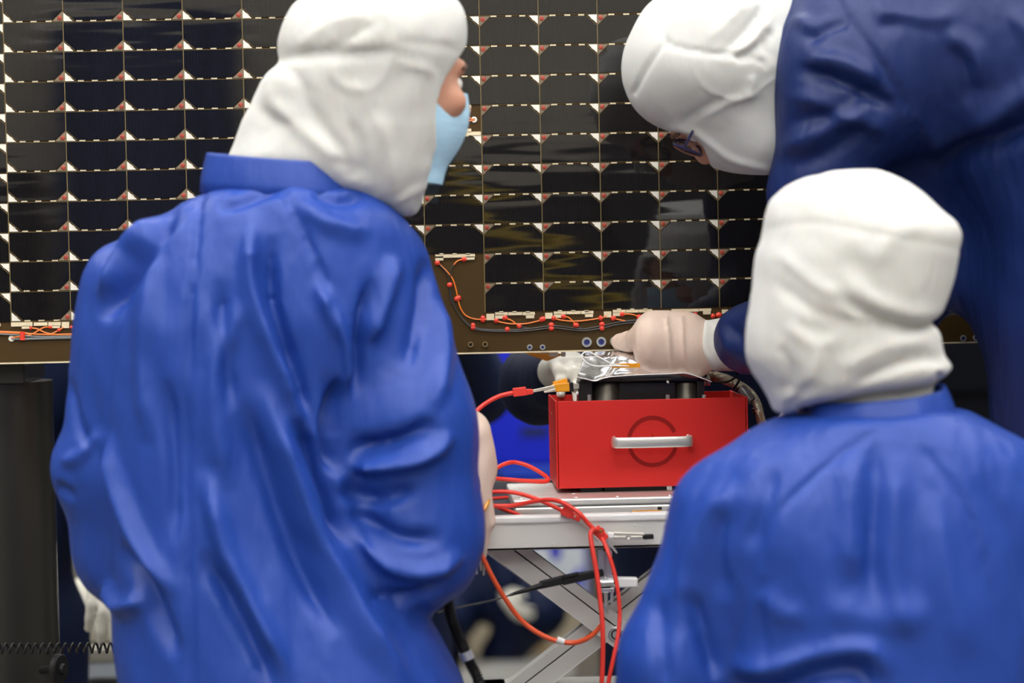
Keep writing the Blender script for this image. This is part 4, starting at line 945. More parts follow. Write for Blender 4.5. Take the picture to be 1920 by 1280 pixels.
LF = [seam([(388, 365), (376, 600), (370, 900), (384, 1290)], -.0035, 5), seam([(530, 345), (575, 430), (620, 540), (642, 680), (636, 800)], -.003, 5), seam([(385, 372), (330, 440), (262, 560), (222, 700), (214, 880)], -.0022, 5),
      ([(345, 385), (300, 450), (250, 530), (205, 600)], -.013, 17), ([(300, 400), (240, 480), (200, 560)], .009, 14), ([(490, 400), (482, 520), (520, 640), (585, 790)], .012, 17), ([(520, 440), (520, 560), (560, 680), (600, 800)], -.011, 13),
      ([(600, 520), (650, 640), (655, 740)], .010, 16), ([(430, 520), (440, 660), (452, 760)], -.007, 14), ([(470, 560), (420, 700), (440, 900)], .006, 20),
      ([(500, 700), (560, 860), (610, 1000), (690, 1150), (780, 1270)], .014, 24), ([(470, 740), (520, 900), (575, 1040), (640, 1160)], -.010, 18), ([(405, 860), (440, 1000), (500, 1120), (560, 1240)], .012, 20), ([(400, 1010), (470, 1130), (530, 1260)], -.009, 16),
      ([(215, 800), (245, 900), (285, 1000), (350, 1090)], .012, 15), ([(240, 1000), (300, 1080), (350, 1200)], -.010, 18), ([(205, 1080), (240, 1120), (300, 1090)], .010, 16), ([(310, 480), (290, 640), (300, 820)], .006, 20),
      ([(330, 700), (350, 860), (345, 1000)], -.007, 16), ([(560, 770), (620, 900), (650, 1010)], -.016, 16), ([(640, 700), (622, 790), (640, 880)], -.014, 12),
      ([(650, 862), (730, 858), (800, 838), (850, 800)], .012, 15), ([(655, 830), (740, 815), (820, 780)], -.012, 16), ([(640, 900), (700, 920), (780, 900)], -.008, 16), ([(660, 980), (720, 1030), (800, 1050), (870, 1020)], .010, 16),
      ([(660, 940), (740, 985), (830, 990)], -.010, 15), ([(690, 1090), (760, 1100), (840, 1070)], -.007, 14), ([(740, 480), (720, 560), (690, 640)], .009, 18), ([(800, 480), (790, 580), (760, 690)], -.008, 16), ([(820, 560), (830, 660), (815, 760)], .007, 18), ([(700, 520), (680, 620), (665, 740)], -.010, 12),
      ([(130, 700), (160, 800), (200, 830)], -.005, 12), ([(120, 860), (160, 850), (205, 800)], .006, 12), ([(110, 905), (150, 925)], -.006, 10), ([(420, 395), (470, 380), (540, 350)], -.006, 12), ([(560, 380), (620, 420), (700, 440)], .006, 18), ([(590, 360), (640, 380), (690, 370)], -.006, 12)]
v = folds(v, q, 2.92, [(a, b*(1.7 if abs(b) > .004 else 1.3), c*.85) for a, b, c in LF])
gown = big_mesh('gown', v, q, BLUE, left, 1); gown['label'] = 'royal blue clean room gown with a centre back seam'
# body: one continuous skin surface from head to feet
hB_ = head_basis((.88, .46, -.06), (.03, 0, 1)); hc = Lf.p(716, 152, .0)
B = Field((gx0, 2.70, .0), (gx1, 3.28, hc[2]+.15), .0075)
B.loft([(r[0], r[1], r[2], max(.04, r[3]-.05), max(.035, r[4]-.05)) for r in Lf.rows(lrows)]); left_arms(B, .030)
for s, hpx in ((-1, 400), (1, 700)):
    hp = Lf.p(hpx, 1500); leg_prims(B, hp, V(hp[0], 2.91, .50), V(hp[0], 2.94, .12), (.10, .07, .05)); B.cap(V(hp[0], 2.93, .05), V(hp[0], 3.08, .04), .04, .035)
B.cap(Lf.p(590, 350), hc+V(-.02, .01, -.05), .055, .052, k=.03); at_l = put_head(B, hc, hB_)
v, q = B.mesh(1); big_mesh('body', v, q, SKIN, left)
face_parts(left, at_l, hB_)
# white hood
H = Field(Lf.p(330, 460, -.2), Lf.p(930, -60, .2)+V(0, .02, .02), .0055)
pp = lambda a, b, dy=0: Lf.p(a, b, dy); rr = Lf.r
HL = [(-42, 680, 730, .03), (-36, 640, 765, .05), (-20, 590, 815, .075), (0, 548, 862, .095), (26, 533, 873, .11), (52, 522, 878, .118), (79, 516, 878, .12), (98, 518, 876, .12), (113, 525, 873, .114), (131, 499, 869, .114), (151, 486, 862, .112), (177, 479, 856, .110), (200, 482, 850, .108), (207, 476, 849, .107), (230, 477, 845, .104), (243, 479, 843, .104), (269, 458, 838, .102),
      (290, 440, 833, .10), (300, 436, 829, .10), (321, 455, 826, .095), (345, 500, 812, .085), (371, 620, 797, .065), (404, 740, 781, .03)]
H.loft([(z, x, y+.012, a, d) for z, x, y, a, d in Lf.rows([(r[0], r[1], r[2], 0, r[3]) for r in HL])], p=2.15, k=.01)
H.cap(pp(560, 280), pp(540, 352), rr(118), rr(118), k=.02, flat=.66)
H.ell(at_l(.112, 0, -.030), (.082, .150, .078), hB_, .006, 's'); H.ell(at_l(.118, 0, -.10), (.078, .12, .066), hB_, .006, 's')
v, q = H.mesh(3); v = ripple(v, q, .005, 22, 9, 8, slant=-.5); v = ripple(v, q, .0025, 70, 14, 18, slant=-.6)
v = folds(v, q, 2.92, [(a_, b_*.6, c_) for a_, b_, c_ in [([(525, 118), (590, 112), (680, 116), (760, 104)], -.006, 9), ([(560, 108), (620, 60), (700, 40)], .006, 12), ([(600, 120), (680, 75), (720, 50)], -.005, 10), ([(705, 30), (735, 55), (738, 110), (715, 165), (670, 185)], .0025, 6), ([(735, 90), (800, 95), (868, 98)], -.004, 9), ([(740, 130), (800, 140), (815, 150)], .004, 8),
     ([(640, 120), (630, 150), (655, 175), (690, 172)], .004, 8), ([(500, 170), (540, 220), (620, 290), (660, 330)], .008, 14), ([(560, 170), (600, 230), (670, 320), (690, 350)], -.008, 13), ([(520, 130), (560, 150), (590, 200)], -.006, 12), ([(660, 230), (680, 290), (690, 350)], -.010, 11), ([(700, 210), (730, 280), (740, 370)], .006, 14), ([(480, 205), (520, 230), (560, 245)], -.006, 11),
     ([(815, 150), (812, 220), (820, 280), (822, 330)], .004, 7), ([(745, 380), (770, 365), (800, 350)], .004, 7), ([(620, 300), (655, 320), (668, 345)], -.008, 10)]])
ho = big_mesh('hood', v, q, WHITE, left, 1); ho['label'] = 'white fabric hood with gathered neck'
cl = Lf.p(537, 372)
ring_collar(Lf, cl+V(0, .0, 0), rr(148), .086, (-.009, .004), rr(74), .10, 0, 360, BLUE, left)
# right glove, holding the red leads; left glove out of view
gB = head_basis((.12, .30, -.95), (.97, .1, .15)); gB = np.stack([gB[0], -gB[1], gB[2]])
v, q = hand_field(Lf.p(891, 872, .175), gB, [(.35, .5, .4), (.45, .6, .4), (.5, .6, .5), (.6, .6, .5)], (.5, .9))
big_mesh('glove', v, q, GLOVE, left, 1)
MB().tube([Lf.p(886, 978, .165), Lf.p(905, 985, .150), Lf.p(917, 972, .150), Lf.p(922, 955, .160)], .0038, 8, 4).build('amber_band', KAPTON, left, True)
v2, q2 = hand_field(Lf.p(310, 915, .30), np.stack([V(.45, .88, -.1), V(-.2, 0, .97), V(-.86, .45, -.2)]), [(.4, .5, .4)]*4, (.5, .6)); big_mesh('glove', v2, q2, GLOVE, left, 1)
sh = Field((gx0+.1, 2.80, -.005), (gx1-.1, 3.2, .24), .009)
for s, hpx in ((-1, 400), (1, 700)): shoe(sh, V(Lf.p(hpx, 1500)[0], 2.94, .1), (.12*s, 1, 0))
v, q = sh.mesh(2); v[:, 2] = np.maximum(v[:, 2], .001); big_mesh('shoe_covers', v, q, WHITE, left)

# ---- person at the right front, back to the camera, looking left
Rf = Fig(2.70)
front = thing('person', 'person with domed white hood at the lower right, nearest, back to the camera', 'person', tuple(V(Rf.p(1640, 900)[0], 2.70, 0)))
rrows = [(768, 1478, 1812, 0, .102), (785, 1440, 1850, 0, .115), (820, 1388, 1905, 0, .125), (860, 1335, 1955, 0, .132), (920, 1292, 1985, 0, .140), (1000, 1290, 1990, 0, .146), (1100, 1322, 1975, 0, .150), (1200, 1345, 1960, 0, .150), (1320, 1360, 1945, 0, .150), (1500, 1365, 1950, 0, .152), (1700, 1355, 1960, 0, .155), (1840, 1370, 1950, 0, .14)]
def front_arms(F, inset=0.0):
    a = Rf.p(1352, 955); b = Rf.p(1272, 1240, .0); c = Rf.p(1262, 1350, .02); d = Rf.p(1330, 1290, .26)
    F.cap(a, b, .056-inset, .066-inset, k=.035); F.cap(b, c, .066-inset, .062-inset, k=.02); F.cap(c, d, .060-inset, .042-inset, k=.03)
    a = Rf.p(1945, 950); b = Rf.p(2010, 1260); c = Rf.p(2015, 1380, .02); d = Rf.p(1900, 1290, .26)
    F.cap(a, b, .056-inset, .062-inset, k=.04); F.cap(b, c, .062-inset, .058-inset, k=.02); F.cap(c, d, .058-inset, .042-inset, k=.03)
gx0, gx1 = Rf.p(1100, 900)[0], Rf.p(2150, 900)[0]
F = Field((gx0, 2.48, .10), (gx1, 3.06, Rf.p(1640, 745)[2]), .0070)
F.loft(Rf.rows(rrows), p=2.4); front_arms(F)
for hpx in (1540, 1790):
    hp = Rf.p(hpx, 1800); leg_prims(F, hp, V(hp[0], 2.69, .46), V(hp[0], 2.72, .16), (.115, .095, .082))
v, q = F.mesh(3); v = ripple(v, q, .013, 10, 3.5, 21, slant=.12); v = ripple(v, q, .006, 30, 7, 23, slant=.2)
v = folds(v, q, 2.70, [seam([(1600, 795), (1500, 870), (1420, 950), (1385, 1050), (1365, 1180), (1350, 1290)], -.0035, 5), seam([(1690, 830), (1760, 930), (1795, 1040), (1830, 1200), (1845, 1290)], -.003, 5), seam([(1760, 770), (1830, 785), (1930, 815)], -.0025, 5),
     ([(1602, 800), (1598, 900), (1590, 1010), (1600, 1100)], -.010, 16), ([(1560, 830), (1550, 950), (1560, 1060)], .010, 26), ([(1640, 830), (1630, 960), (1625, 1080), (1660, 1160)], .008, 24), ([(1425, 860), (1405, 930), (1380, 1010)], -.007, 13), ([(1370, 890), (1310, 960), (1278, 1060), (1272, 1160)], .010, 20), ([(1340, 930), (1325, 1020), (1345, 1110)], -.008, 16),
     ([(1280, 1090), (1300, 1150), (1335, 1260)], -.014, 15), ([(1345, 1230), (1420, 1225), (1500, 1195), (1580, 1180), (1620, 1230)], .016, 20), ([(1350, 1275), (1420, 1265), (1490, 1225), (1560, 1215), (1600, 1270)], -.022, 24), ([(1390, 1080), (1440, 1120), (1480, 1110)], .007, 22), ([(1500, 1100), (1600, 1130), (1700, 1110)], .006, 26), ([(1700, 900), (1720, 1040), (1760, 1200)], .007, 24), ([(1230, 1100), (1230, 1200), (1240, 1280)], -.008, 16), ([(1410, 1050), (1398, 1130), (1400, 1200)], -.006, 14), ([(1780, 870), (1850, 1000), (1900, 1150)], -.006, 22)])
gown = big_mesh('gown', v, q, BLUE, front, 1); gown['label'] = 'royal blue clean room gown with raglan seams'
fB = head_basis((-.80, .58, -.14), (-.03, .05, 1)); fc = Rf.p(1592, 528, .01)
B = Field((gx0, 2.50, .0), (gx1, 3.05, fc[2]+.15), .0075)
B.loft([(r[0], r[1], r[2], max(.04, r[3]-.05), max(.035, r[4]-.05)) for r in Rf.rows(rrows)]); front_arms(B, .030)
for hpx in (1540, 1790):
    hp = Rf.p(hpx, 1800); leg_prims(B, hp, V(hp[0], 2.69, .46), V(hp[0], 2.72, .12), (.09, .07, .05)); B.cap(V(hp[0], 2.71, .05), V(hp[0], 2.86, .04), .04, .035)
B.cap(Rf.p(1640, 780), fc+V(.02, 0, -.05), .052, .05, k=.03); at_f = put_head(B, fc, fB); v, q = B.mesh(1); big_mesh('body', v, q, SKIN, front)
face_parts(front, at_f, fB)
H = Field(Rf.p(1340, 840, -.2), Rf.p(1860, 280, .2), .0055); pp = lambda a, b, dy=0: Rf.p(a, b, dy); rr = Rf.r
HR = [(316, 1585, 1625, .02), (320, 1552, 1648, .045), (326, 1523, 1664, .065), (345, 1478, 1702, .09), (369, 1449, 1732, .11), (402, 1439, 1764, .122), (418, 1436, 1787, .127), (442, 1432, 1799, .13), (475, 1419, 1794, .13), (528, 1411, 1784, .128), (568, 1403, 1771, .126), (593, 1398, 1760, .122), (605, 1395, 1738, .115), (625, 1392, 1759, .116), (658, 1392, 1764, .114), (672, 1396, 1768, .113),
      (684, 1404, 1784, .112), (695, 1409, 1783, .11), (710, 1420, 1767, .108), (722, 1428, 1740, .100), (734, 1434, 1640, .09), (748, 1441, 1540, .07), (775, 1453, 1476, .03)]
H.loft([(z, x, y, a, d) for z, x, y, a, d in Rf.rows([(r[0], r[1], r[2], .005, r[3]) for r in HR])], p=2.2, k=.01)
H.cap(pp(1625, 700), pp(1640, 795), rr(118), rr(116), k=.015, flat=.98)
H.ell(at_f(.128, 0, -.036), (.062, .09, .080), fB, .006, 's'); H.ell(at_f(.130, 0, -.10), (.060, .065, .060), fB, .006, 's')
v, q = H.mesh(2); v = ripple(v, q, .004, 20, 9, 4, slant=.3); v = ripple(v, q, .002, 70, 14, 28, slant=.2)
v = folds(v, q, 2.70, [(a_, b_*.75, c_) for a_, b_, c_ in [([(1425, 430), (1500, 420), (1600, 440), (1700, 455), (1795, 470)], -.002, 6), ([(1530, 545), (1600, 590), (1690, 608), (1745, 605)], -.009, 10), ([(1540, 500), (1590, 555), (1680, 585), (1750, 580)], .007, 14), ([(1440, 470), (1500, 530), (1560, 560)], .005, 12), ([(1430, 520), (1500, 580), (1580, 600)], -.005, 11), ([(1450, 600), (1500, 640), (1550, 625)], .005, 12), ([(1560, 720), (1640, 680), (1720, 665), (1760, 690)], -.010, 10), ([(1540, 690), (1620, 645), (1720, 632)], .007, 13), ([(1500, 700), (1480, 740), (1460, 765)], -.007, 10), ([(1510, 640), (1500, 690), (1480, 730)], .005, 12), ([(1735, 690), (1745, 715)], -.009, 8), ([(1440, 640), (1460, 690), (1462, 740)], -.005, 10), ([(1540, 440), (1600, 480), (1640, 470)], .003, 18), ([(1600, 490), (1640, 440), (1700, 430)], .003, 14)]])
ho = big_mesh('hood', v, q, WHITE, front, 1); ho['label'] = 'white domed fabric hood with an elastic seam'
cl = Rf.p(1642, 793)
ring_collar(Rf, cl, rr(132), .088, (.006, .004), rr(58), .14, 0, 360, BLUE, front)
for hx, s in ((1345, 1), (1885, -1)):
    v, q = hand_field(Rf.p(hx, 1280, .30), np.stack([V(.2*s, .97, .1), V(0, -.1, .99), V(-.97*s, .2, .02)]), [(.4, .5, .4)]*4, (.5, .6)); big_mesh('glove', v, q, GLOVE, front, 1)
sh = Field((gx0+.1, 2.58, -.005), (gx1-.1, 2.98, .24), .009)
for s, hpx in ((-1, 1540), (1, 1790)): shoe(sh, V(Rf.p(hpx, 1800)[0], 2.72, .1), (.12*s, 1, 0))
v, q = sh.mesh(2); v[:, 2] = np.maximum(v[:, 2], .001); big_mesh('shoe_covers', v, q, WHITE, front)

# ---- person bending down at the upper right, pointing at the array
Bf = Fig(3.10); bp = Bf.p; br = Bf.r
bend = thing('person', 'person bending in from the right, gloved finger touching the solar array edge', 'person', tuple(V(bp(2080, 700)[0], 3.10, 0)))
def bend_body(F, i=0.0):
    F.ell(bp(1700, 90), (br(215)-i, .125-i, br(165)-i), None, .05)
    F.cap(bp(1640, 60), bp(1900, 90), .125-i, .150-i, k=.05, flat=.95); F.cap(bp(1900, 70), bp(2130, 270), .165-i, .160-i, k=.05); F.cap(bp(1780, 150), bp(2080, 300), .085-i, .12-i, k=.06)
    F.cap(bp(1580, 110, -.05), bp(1600, 200, -.05), .075-i, .078-i, k=.05)
    F.cap(bp(1545, 150, -.07), bp(1530, 360, -.03), .072-i, .062-i, k=.04); F.cap(bp(1530, 360, -.03), bp(1540, 600, -.02), .062-i, .064-i, k=.03); F.cap(bp(1540, 610, -.02), bp(1420, 640, .09), .064-i, .050-i, k=.03)
    F.cap(bp(1690, 230, .07), bp(1705, 560, .08), .070-i, .060-i, k=.05); F.cap(bp(1705, 560, .10), bp(1600, 690, .15), .060-i, .048-i, k=.03)
def bend_legs(F, r, zend):
    for x, dy in ((2080, -.08), (2110, .10)):
        h = bp(x, 330, dy); F.cap(h, V(h[0]-.02, 3.10+dy, .52), r[0], r[1], k=.05); F.cap(V(h[0]-.02, 3.10+dy, .52), V(h[0]+.03, 3.10+dy, zend), r[1], r[2], k=.03)
F = Field((bp(1330, 0)[0], 2.80, .10), (bp(2420, 0)[0], 3.385, 1.92), .0072)
bend_body(F); bend_legs(F, (.14, .105, .085), .14)
# coat skirt hanging from the hips and the front flap
F.cap(bp(1960, 330, .0), bp(1990, 560, .0), .10, .09, k=.05); F.cap(bp(1820, 260, .06), bp(1860, 470, .08), .075, .060, k=.05); F.cap(bp(1860, 470, .08), bp(1935, 540, .06), .06, .07, k=.05)
F.cap(bp(1985, 560, .0), bp(2000, 900, .0), .095, .10, k=.05)
v, q = F.mesh(3); v = ripple(v, q, .011, 11, 8, 15, slant=.5); v = ripple(v, q, .007, 30, 12, 25, slant=.6)
v = folds(v, q, 3.10, [seam([(1535, 0), (1560, 60), (1620, 150), (1680, 230), (1730, 310)], -.004, 5), ([(1480, 130), (1540, 135), (1610, 170)], .013, 14), ([(1460, 140), (1530, 165), (1600, 195), (1650, 220)], -.015, 13), ([(1450, 190), (1500, 200), (1560, 230), (1640, 260)], .009, 14), ([(1450, 240), (1520, 225), (1600, 185)], -.008, 13), ([(1445, 290), (1520, 250), (1590, 205)], .010, 16), ([(1460, 320), (1530, 290), (1600, 240)], -.007, 14), ([(1470, 40), (1500, 70), (1540, 50)], .008, 12), ([(1480, 95), (1520, 70), (1560, 60)], -.008, 11), ([(1590, 30), (1640, 50), (1700, 60), (1760, 40)], .007, 14), ([(1600, 75), (1650, 60), (1720, 75)], -.006, 12),
     ([(1720, 80), (1780, 120), (1790, 180)], .008, 16), ([(1740, 100), (1770, 160), (1775, 210)], -.007, 13), ([(1840, 40), (1870, 90), (1920, 130)], .007, 14), ([(1930, 210), (1850, 260), (1770, 300), (1735, 325)], -.022, 20), ([(1930, 160), (1850, 205), (1780, 260)], .012, 24), ([(1660, 210), (1710, 260), (1760, 290)], .006, 16), ([(1520, 400), (1480, 470), (1450, 540)], .008, 15), ([(1440, 400), (1500, 440), (1560, 500)], -.007, 13), ([(1380, 560), (1370, 620), (1380, 680)], .006, 10), ([(1360, 600), (1400, 640), (1420, 690)], -.006, 10)])
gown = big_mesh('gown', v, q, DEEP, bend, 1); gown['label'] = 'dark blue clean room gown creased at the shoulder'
bB = head_basis((-.36, .30, -.88), (-.90, .05, .40)); bc = bp(1352, 132, .02)
B = Field((bp(1080, 0)[0], 2.82, 0), (bp(2420, 0)[0], 3.395, 1.92), .0075)
bend_body(B, .030); bend_legs(B, (.10, .07, .05), .10)
for x, dy in ((2080, -.08), (2110, .10)): h = bp(x, 330, dy); B.cap(V(h[0]+.03, 3.10+dy, .05), V(h[0]-.11, 3.11+dy, .04), .04, .035)
B.cap(bp(1560, 130), bc+bB.T@V(-.01, 0, -.06), .062, .056, k=.04); at_b = put_head(B, bc, bB); v, q = B.mesh(1); big_mesh('body', v, q, SKIN, bend)
face_parts(bend, at_b, bB, False)
H = Field(bp(1130, 370, -.2), bp(1560, -80, .2), .0052); WH = mat('white_grid_cloth', (.60, .605, .59), .85, bump=[((30, 30, 12), .3, .010), ((400, 400, 8), .15, .002)], sss=.4)
H.ell(bp(1345, 112, .02), (br(163), .112, br(126)), None, .02); H.ell(bp(1262, 118, .02), (br(82), .085, br(98)), None, .03); H.ell(bp(1345, 40, .02), (br(128), .10, br(80)), None, .03); H.cap(bp(1270, 150, .02), bp(1420, 235, .02), br(82), br(80), k=.03)
H.cap(bp(1390, 190, .01), bp(1430, 240, .01), br(86), br(74), k=.03); H.cap(bp(1400, 90, .01), bp(1500, 150, .01), br(120), br(112), k=.03, flat=.9); H.cap(bp(1445, 30, .0), bp(1500, 60), br(70), br(70), k=.03)
H.cap(at_b(.052, 0, -.060), at_b(.030, 0, -.115), .050, .054, k=.03); H.cap(at_b(.030, 0, -.05), at_b(.060, 0, -.035), .066, .058, k=.02); H.ell(at_b(.122, 0, .002), (.045, .085, .036), bB, .006, 's')
v, q = H.mesh(2); v = ripple(v, q, .004, 24, 12, 9, slant=.8)
v = folds(v, q, 3.10, [seam([(1250, 20), (1238, 85), (1300, 108), (1390, 118), (1420, 130)], -.003, 4), seam([(1238, 85), (1205, 135), (1187, 175)], -.003, 4), ([(1290, 112), (1292, 150), (1320, 180), (1375, 190), (1430, 160), (1450, 140)], .0018, 4), ([(1340, 110), (1390, 60), (1415, 20)], -.007, 9), ([(1360, 115), (1400, 80), (1430, 40)], .006, 8), ([(1370, 118), (1405, 100), (1430, 75)], -.006, 7), ([(1310, 90), (1360, 40), (1390, 10)], .004, 10), ([(1270, 235), (1320, 205), (1350, 190)], -.004, 8), ([(1300, 225), (1360, 195), (1420, 180)], .004, 8), ([(1450, 60), (1450, 120), (1440, 150)], .004, 12), ([(1415, 0), (1412, 50), (1420, 100), (1435, 130)], -.005, 8), ([(1260, 240), (1300, 250), (1335, 275), (1370, 300), (1440, 318)], .004, 6), ([(1390, 150), (1395, 170), (1380, 185)], .005, 8)])
ho = big_mesh('hood', v, q, WH, bend, 1); ho['label'] = 'white fine-grid hood over a bowed head'
# glasses
gl = MB()
for s in (-1, 1):
    c = at_b(.104, s*.031, .0); e1 = bB[1]; e2 = bB[2]
    ring = [c+e1*.024*math.cos(a)+e2*.019*math.sin(a)-bB[0]*.006*abs(math.cos(a)) for a in np.linspace(0, 2*math.pi, 25)]
    MB().tube(ring, .0017, 6, 1).build('glasses_frame', mat('navy_frame', (.03, .03, .10), .3), bend, True)
    MB().lathe(c, bB[0], [(.021, -.001), (.020, .0012), (.0001, .0024)], 20).build('lens', mat('clear_lens', (.95, .97, 1), .02, trans=1.0, ior=1.3), bend, True)
    MB().tube([at_b(.100, s*.054, .004), at_b(.088, s*.064, .005), at_b(.070, s*.069, .004)], .0020, 6, 4).build('temple_arm', mat('navy_frame', (0, 0, 0)), bend, True)
MB().tube([at_b(.108, -.008, .004), at_b(.113, 0, .008), at_b(.108, .008, .004)], .0018, 6, 3).build('glasses_bridge', mat('navy_frame', (0, 0, 0)), bend, True)
# pointing glove
GY = 3.335; g = lambda a, b, dy=0.0: P(a, b, GY+dy); k_ = GY/FPX
H = Field(g(1120, 745, -.08), g(1370, 550, .085), .0026)
kn = [(1213, 612, -.012), (1207, 638, -.016), (1207, 661, -.014), (1214, 682, -.006)]
for i, (a, b, dy) in enumerate(kn):
    H.cap(g(a+6, b+1, dy), g(1290, 622+16*i, -.004), (18 if i < 3 else 16)*k_, 19*k_, k=.012)
H.cap(g(1225, 630, .0), g(1290, 640, 0), .030, .027, k=.02); H.cap(g(1228, 662, .0), g(1290, 655, 0), .0235, .024, k=.015)
H.cap(g(1226, 604, .0), g(1262, 606, .01), 17*k_, 18*k_, k=.015)
pth = [(1214, 622, -.010, 21), (1196, 634, .008, 20), (1180, 640, .034, 19), (1163, 641.5, .052, 17.5)]
for (a, b, d0, r0), (c, e, d1, r1) in zip(pth[:-1], pth[1:]): H.cap(g(a, b, d0), g(c, e, d1), r0*k_, r1*k_, k=.006)
for i, (a, b, dy) in enumerate(kn[1:]):
    p1 = g(a+0, b+2, .032); p2 = g(a+30, b+3, .044); p3 = g(a+34, b+3, .022)
    for A_, B_ in ((g(a, b, dy), p1), (p1, p2), (p2, p3)): H.cap(A_, B_, (14.5-i)*k_, (13.5-i)*k_, k=.003)
t0, t1_, t2_ = g(1262, 606, .012), g(1232, 602, .04), g(1206, 612, .052); H.cap(t0, t1_, 16*k_, 15*k_, k=.006); H.cap(t1_, t2_, 14.5*k_, 13*k_, k=.004)
H.cap(g(1285, 645, 0), g(1332, 648, -.005), 43*k_, 45*k_, k=.015, flat=.75)
for (a0, b0), (a1, b1) in (((1248, 600), (1252, 688)), ((1274, 596), (1286, 700)), ((1294, 598), (1306, 704))): H.cap(g(a0+4, b0+6, -.004), g(a1+4, b1-8, -.004), .001, k=.03)
v, q = H.mesh(1); v = folds(v, q, GY, [([(1246, 598), (1250, 640), (1252, 670), (1262, 697)], .0022, 3.5), ([(1275, 596), (1276, 640), (1280, 675), (1295, 700)], .0022, 3.5), ([(1256, 600), (1262, 650), (1270, 694)], -.0006, 6), ([(1225, 606), (1240, 612), (1256, 604)], -.0008, 3), ([(1185, 618), (1186, 648)], -.0012, 3), ([(1176, 622), (1177, 652)], -.0010, 3), ([(1195, 615), (1194, 650)], -.0010, 3), ([(1205, 690), (1240, 700), (1270, 697)], .0012, 3)])
go = big_mesh('glove', v, q, GLOVE, bend, 1); go['label'] = 'pale latex glove with one finger extended'
cf = Field(g(1285, 745, -.09), g(1450, 560, .10), .004)
cf.cap(g(1322, 648, -.004), g(1430, 640, -.02), 47*k_, 58*k_, k=.01, flat=.8); cf.slab(g(1306, 640), (-1, 0, .12), .003)
v, q = cf.mesh(2); v = folds(v, q, GY, [([(1312, 602), (1308, 650), (1330, 696)], -.003, 5), ([(1330, 640), (1352, 620)], -.003, 8), ([(1322, 600), (1318, 650), (1345, 700)], .003, 5)]); o = big_mesh('inner_cuff', v, q, KNIT, bend, 1); o['label'] = 'white inner sleeve cuff'
v2, q2 = hand_field(bp(1595, 715, .155), np.stack([V(-.1, .1, -.99), V(-.99, 0, .1), V(0, .99, .1)]), [(.4, .5, .4)]*4, (.5, .6)); big_mesh('glove', v2, q2, GLOVE, bend, 1)
sh = Field((bp(1900, 0)[0], 2.88, -.005), (bp(2400, 0)[0], 3.36, .24), .009)
for x, dy in ((2080, -.08), (2110, .10)): shoe(sh, V(bp(x, 330)[0]+.03, 3.10+dy, .1), (-1, .1, 0))
v, q = sh.mesh(2); v[:, 2] = np.maximum(v[:, 2], .001); big_mesh('shoe_covers', v, q, WHITE, bend)

# ---- people behind the array, mostly hidden
def standing(label, x, y, face, arms=None, hgt=1.76, m=NAVY, h=.011):
    t = thing('person', label, 'person', (x, y, 0), 'people behind the array'); f = V(*face); f /= np.linalg.norm(f); l = V(-f[1], f[0], 0); s = hgt/1.76
    W = lambda a, b, z: V(x, y, 0)+f*a*s+l*b*s+V(0, 0, z*s)
    arms = arms or {1: (W(.03, .27, 1.15), W(.22, .22, 1.02)), -1: (W(.03, -.27, 1.15), W(.22, -.22, 1.02))}
    lo = V(x-.62, y-.62, .0); hi = V(x+.62, y+.62, hgt+.05)
    def bod(F, i):
        F.ell(W(0, 0, 1.30), (.135-i, .205-i, .20-i), np.stack([f, l, V(0, 0, 1)]), .05); F.ell(W(0, 0, 1.02), (.135-i, .185-i, .20-i), np.stack([f, l, V(0, 0, 1)]), .06); F.ell(W(0, 0, .86), (.13-i, .185-i, .14-i), np.stack([f, l, V(0, 0, 1)]), .05)
        for sd in (1, -1):
            e, w_ = arms[sd]; F.cap(W(0, sd*.19, 1.40), e, .072-i, .062-i, k=.04); F.cap(e, w_, .062-i, .046-i, k=.03)
            leg_prims(F, W(0, sd*.10, .85), W(.01, sd*.11, .48), W(-.01, sd*.12, .13), (.105-i, .085-i, .075-i))
    F = Field(lo, hi, h); bod(F, 0); v, q = F.mesh(2); v = ripple(v, q, .012, 12, 5, int(abs(x)*100)+5, .2); big_mesh('gown', v, q, m, t, 0)
    hb_ = head_basis(f, (0, 0, 1)); c = W(.02, 0, 1.635); F = Field(lo, hi, .011); bod(F, .022); F.cap(W(0, 0, 1.42), c, .06, .055, k=.04); at = put_head(F, c, hb_)
    for sd in (1, -1): F.cap(W(0, sd*.12, .04), W(.15, sd*.13, .035), .036, .03)
    v, q = F.mesh(1); big_mesh('body', v, q, SKIN, t); face_parts(t, at, hb_)
    F = Field(c-.25, c+.2, .008); F.ell(c+V(0, 0, .02), (.118, .098, .125), hb_, .02); F.cap(c-V(0, 0, .04), W(0, 0, 1.44), .095, .11, k=.04); F.ell(at(.118, 0, -.03), (.05, .08, .085), hb_, .006, 's'); v, q = F.mesh(2); v = ripple(v, q, .005, 22, 9, 2); big_mesh('hood', v, q, WHITE, t)
    for sd in (1, -1):
        e, w_ = arms[sd]; u = (w_-e)/np.linalg.norm(w_-e); bk = np.cross(u, l*sd); bk = bk/np.linalg.norm(bk); th = np.cross(bk, u)
        v, q = hand_field(w_+u*.03, np.stack([u, th*sd, bk*sd]), [(.4, .5, .4)]*4, (.5, .6), h=.0045); big_mesh('glove', v, q, mat('cream_glove', (.72, .70, .62), .5), t)
    F = Field(lo, V(hi[0], hi[1], .26), .011)
    for sd in (1, -1): shoe(F, W(-.01, sd*.12, .1), f)
    v, q = F.mesh(2); v[:, 2] = np.maximum(v[:, 2], .001); big_mesh('shoe_covers', v, q, WHITE, t)
    return t
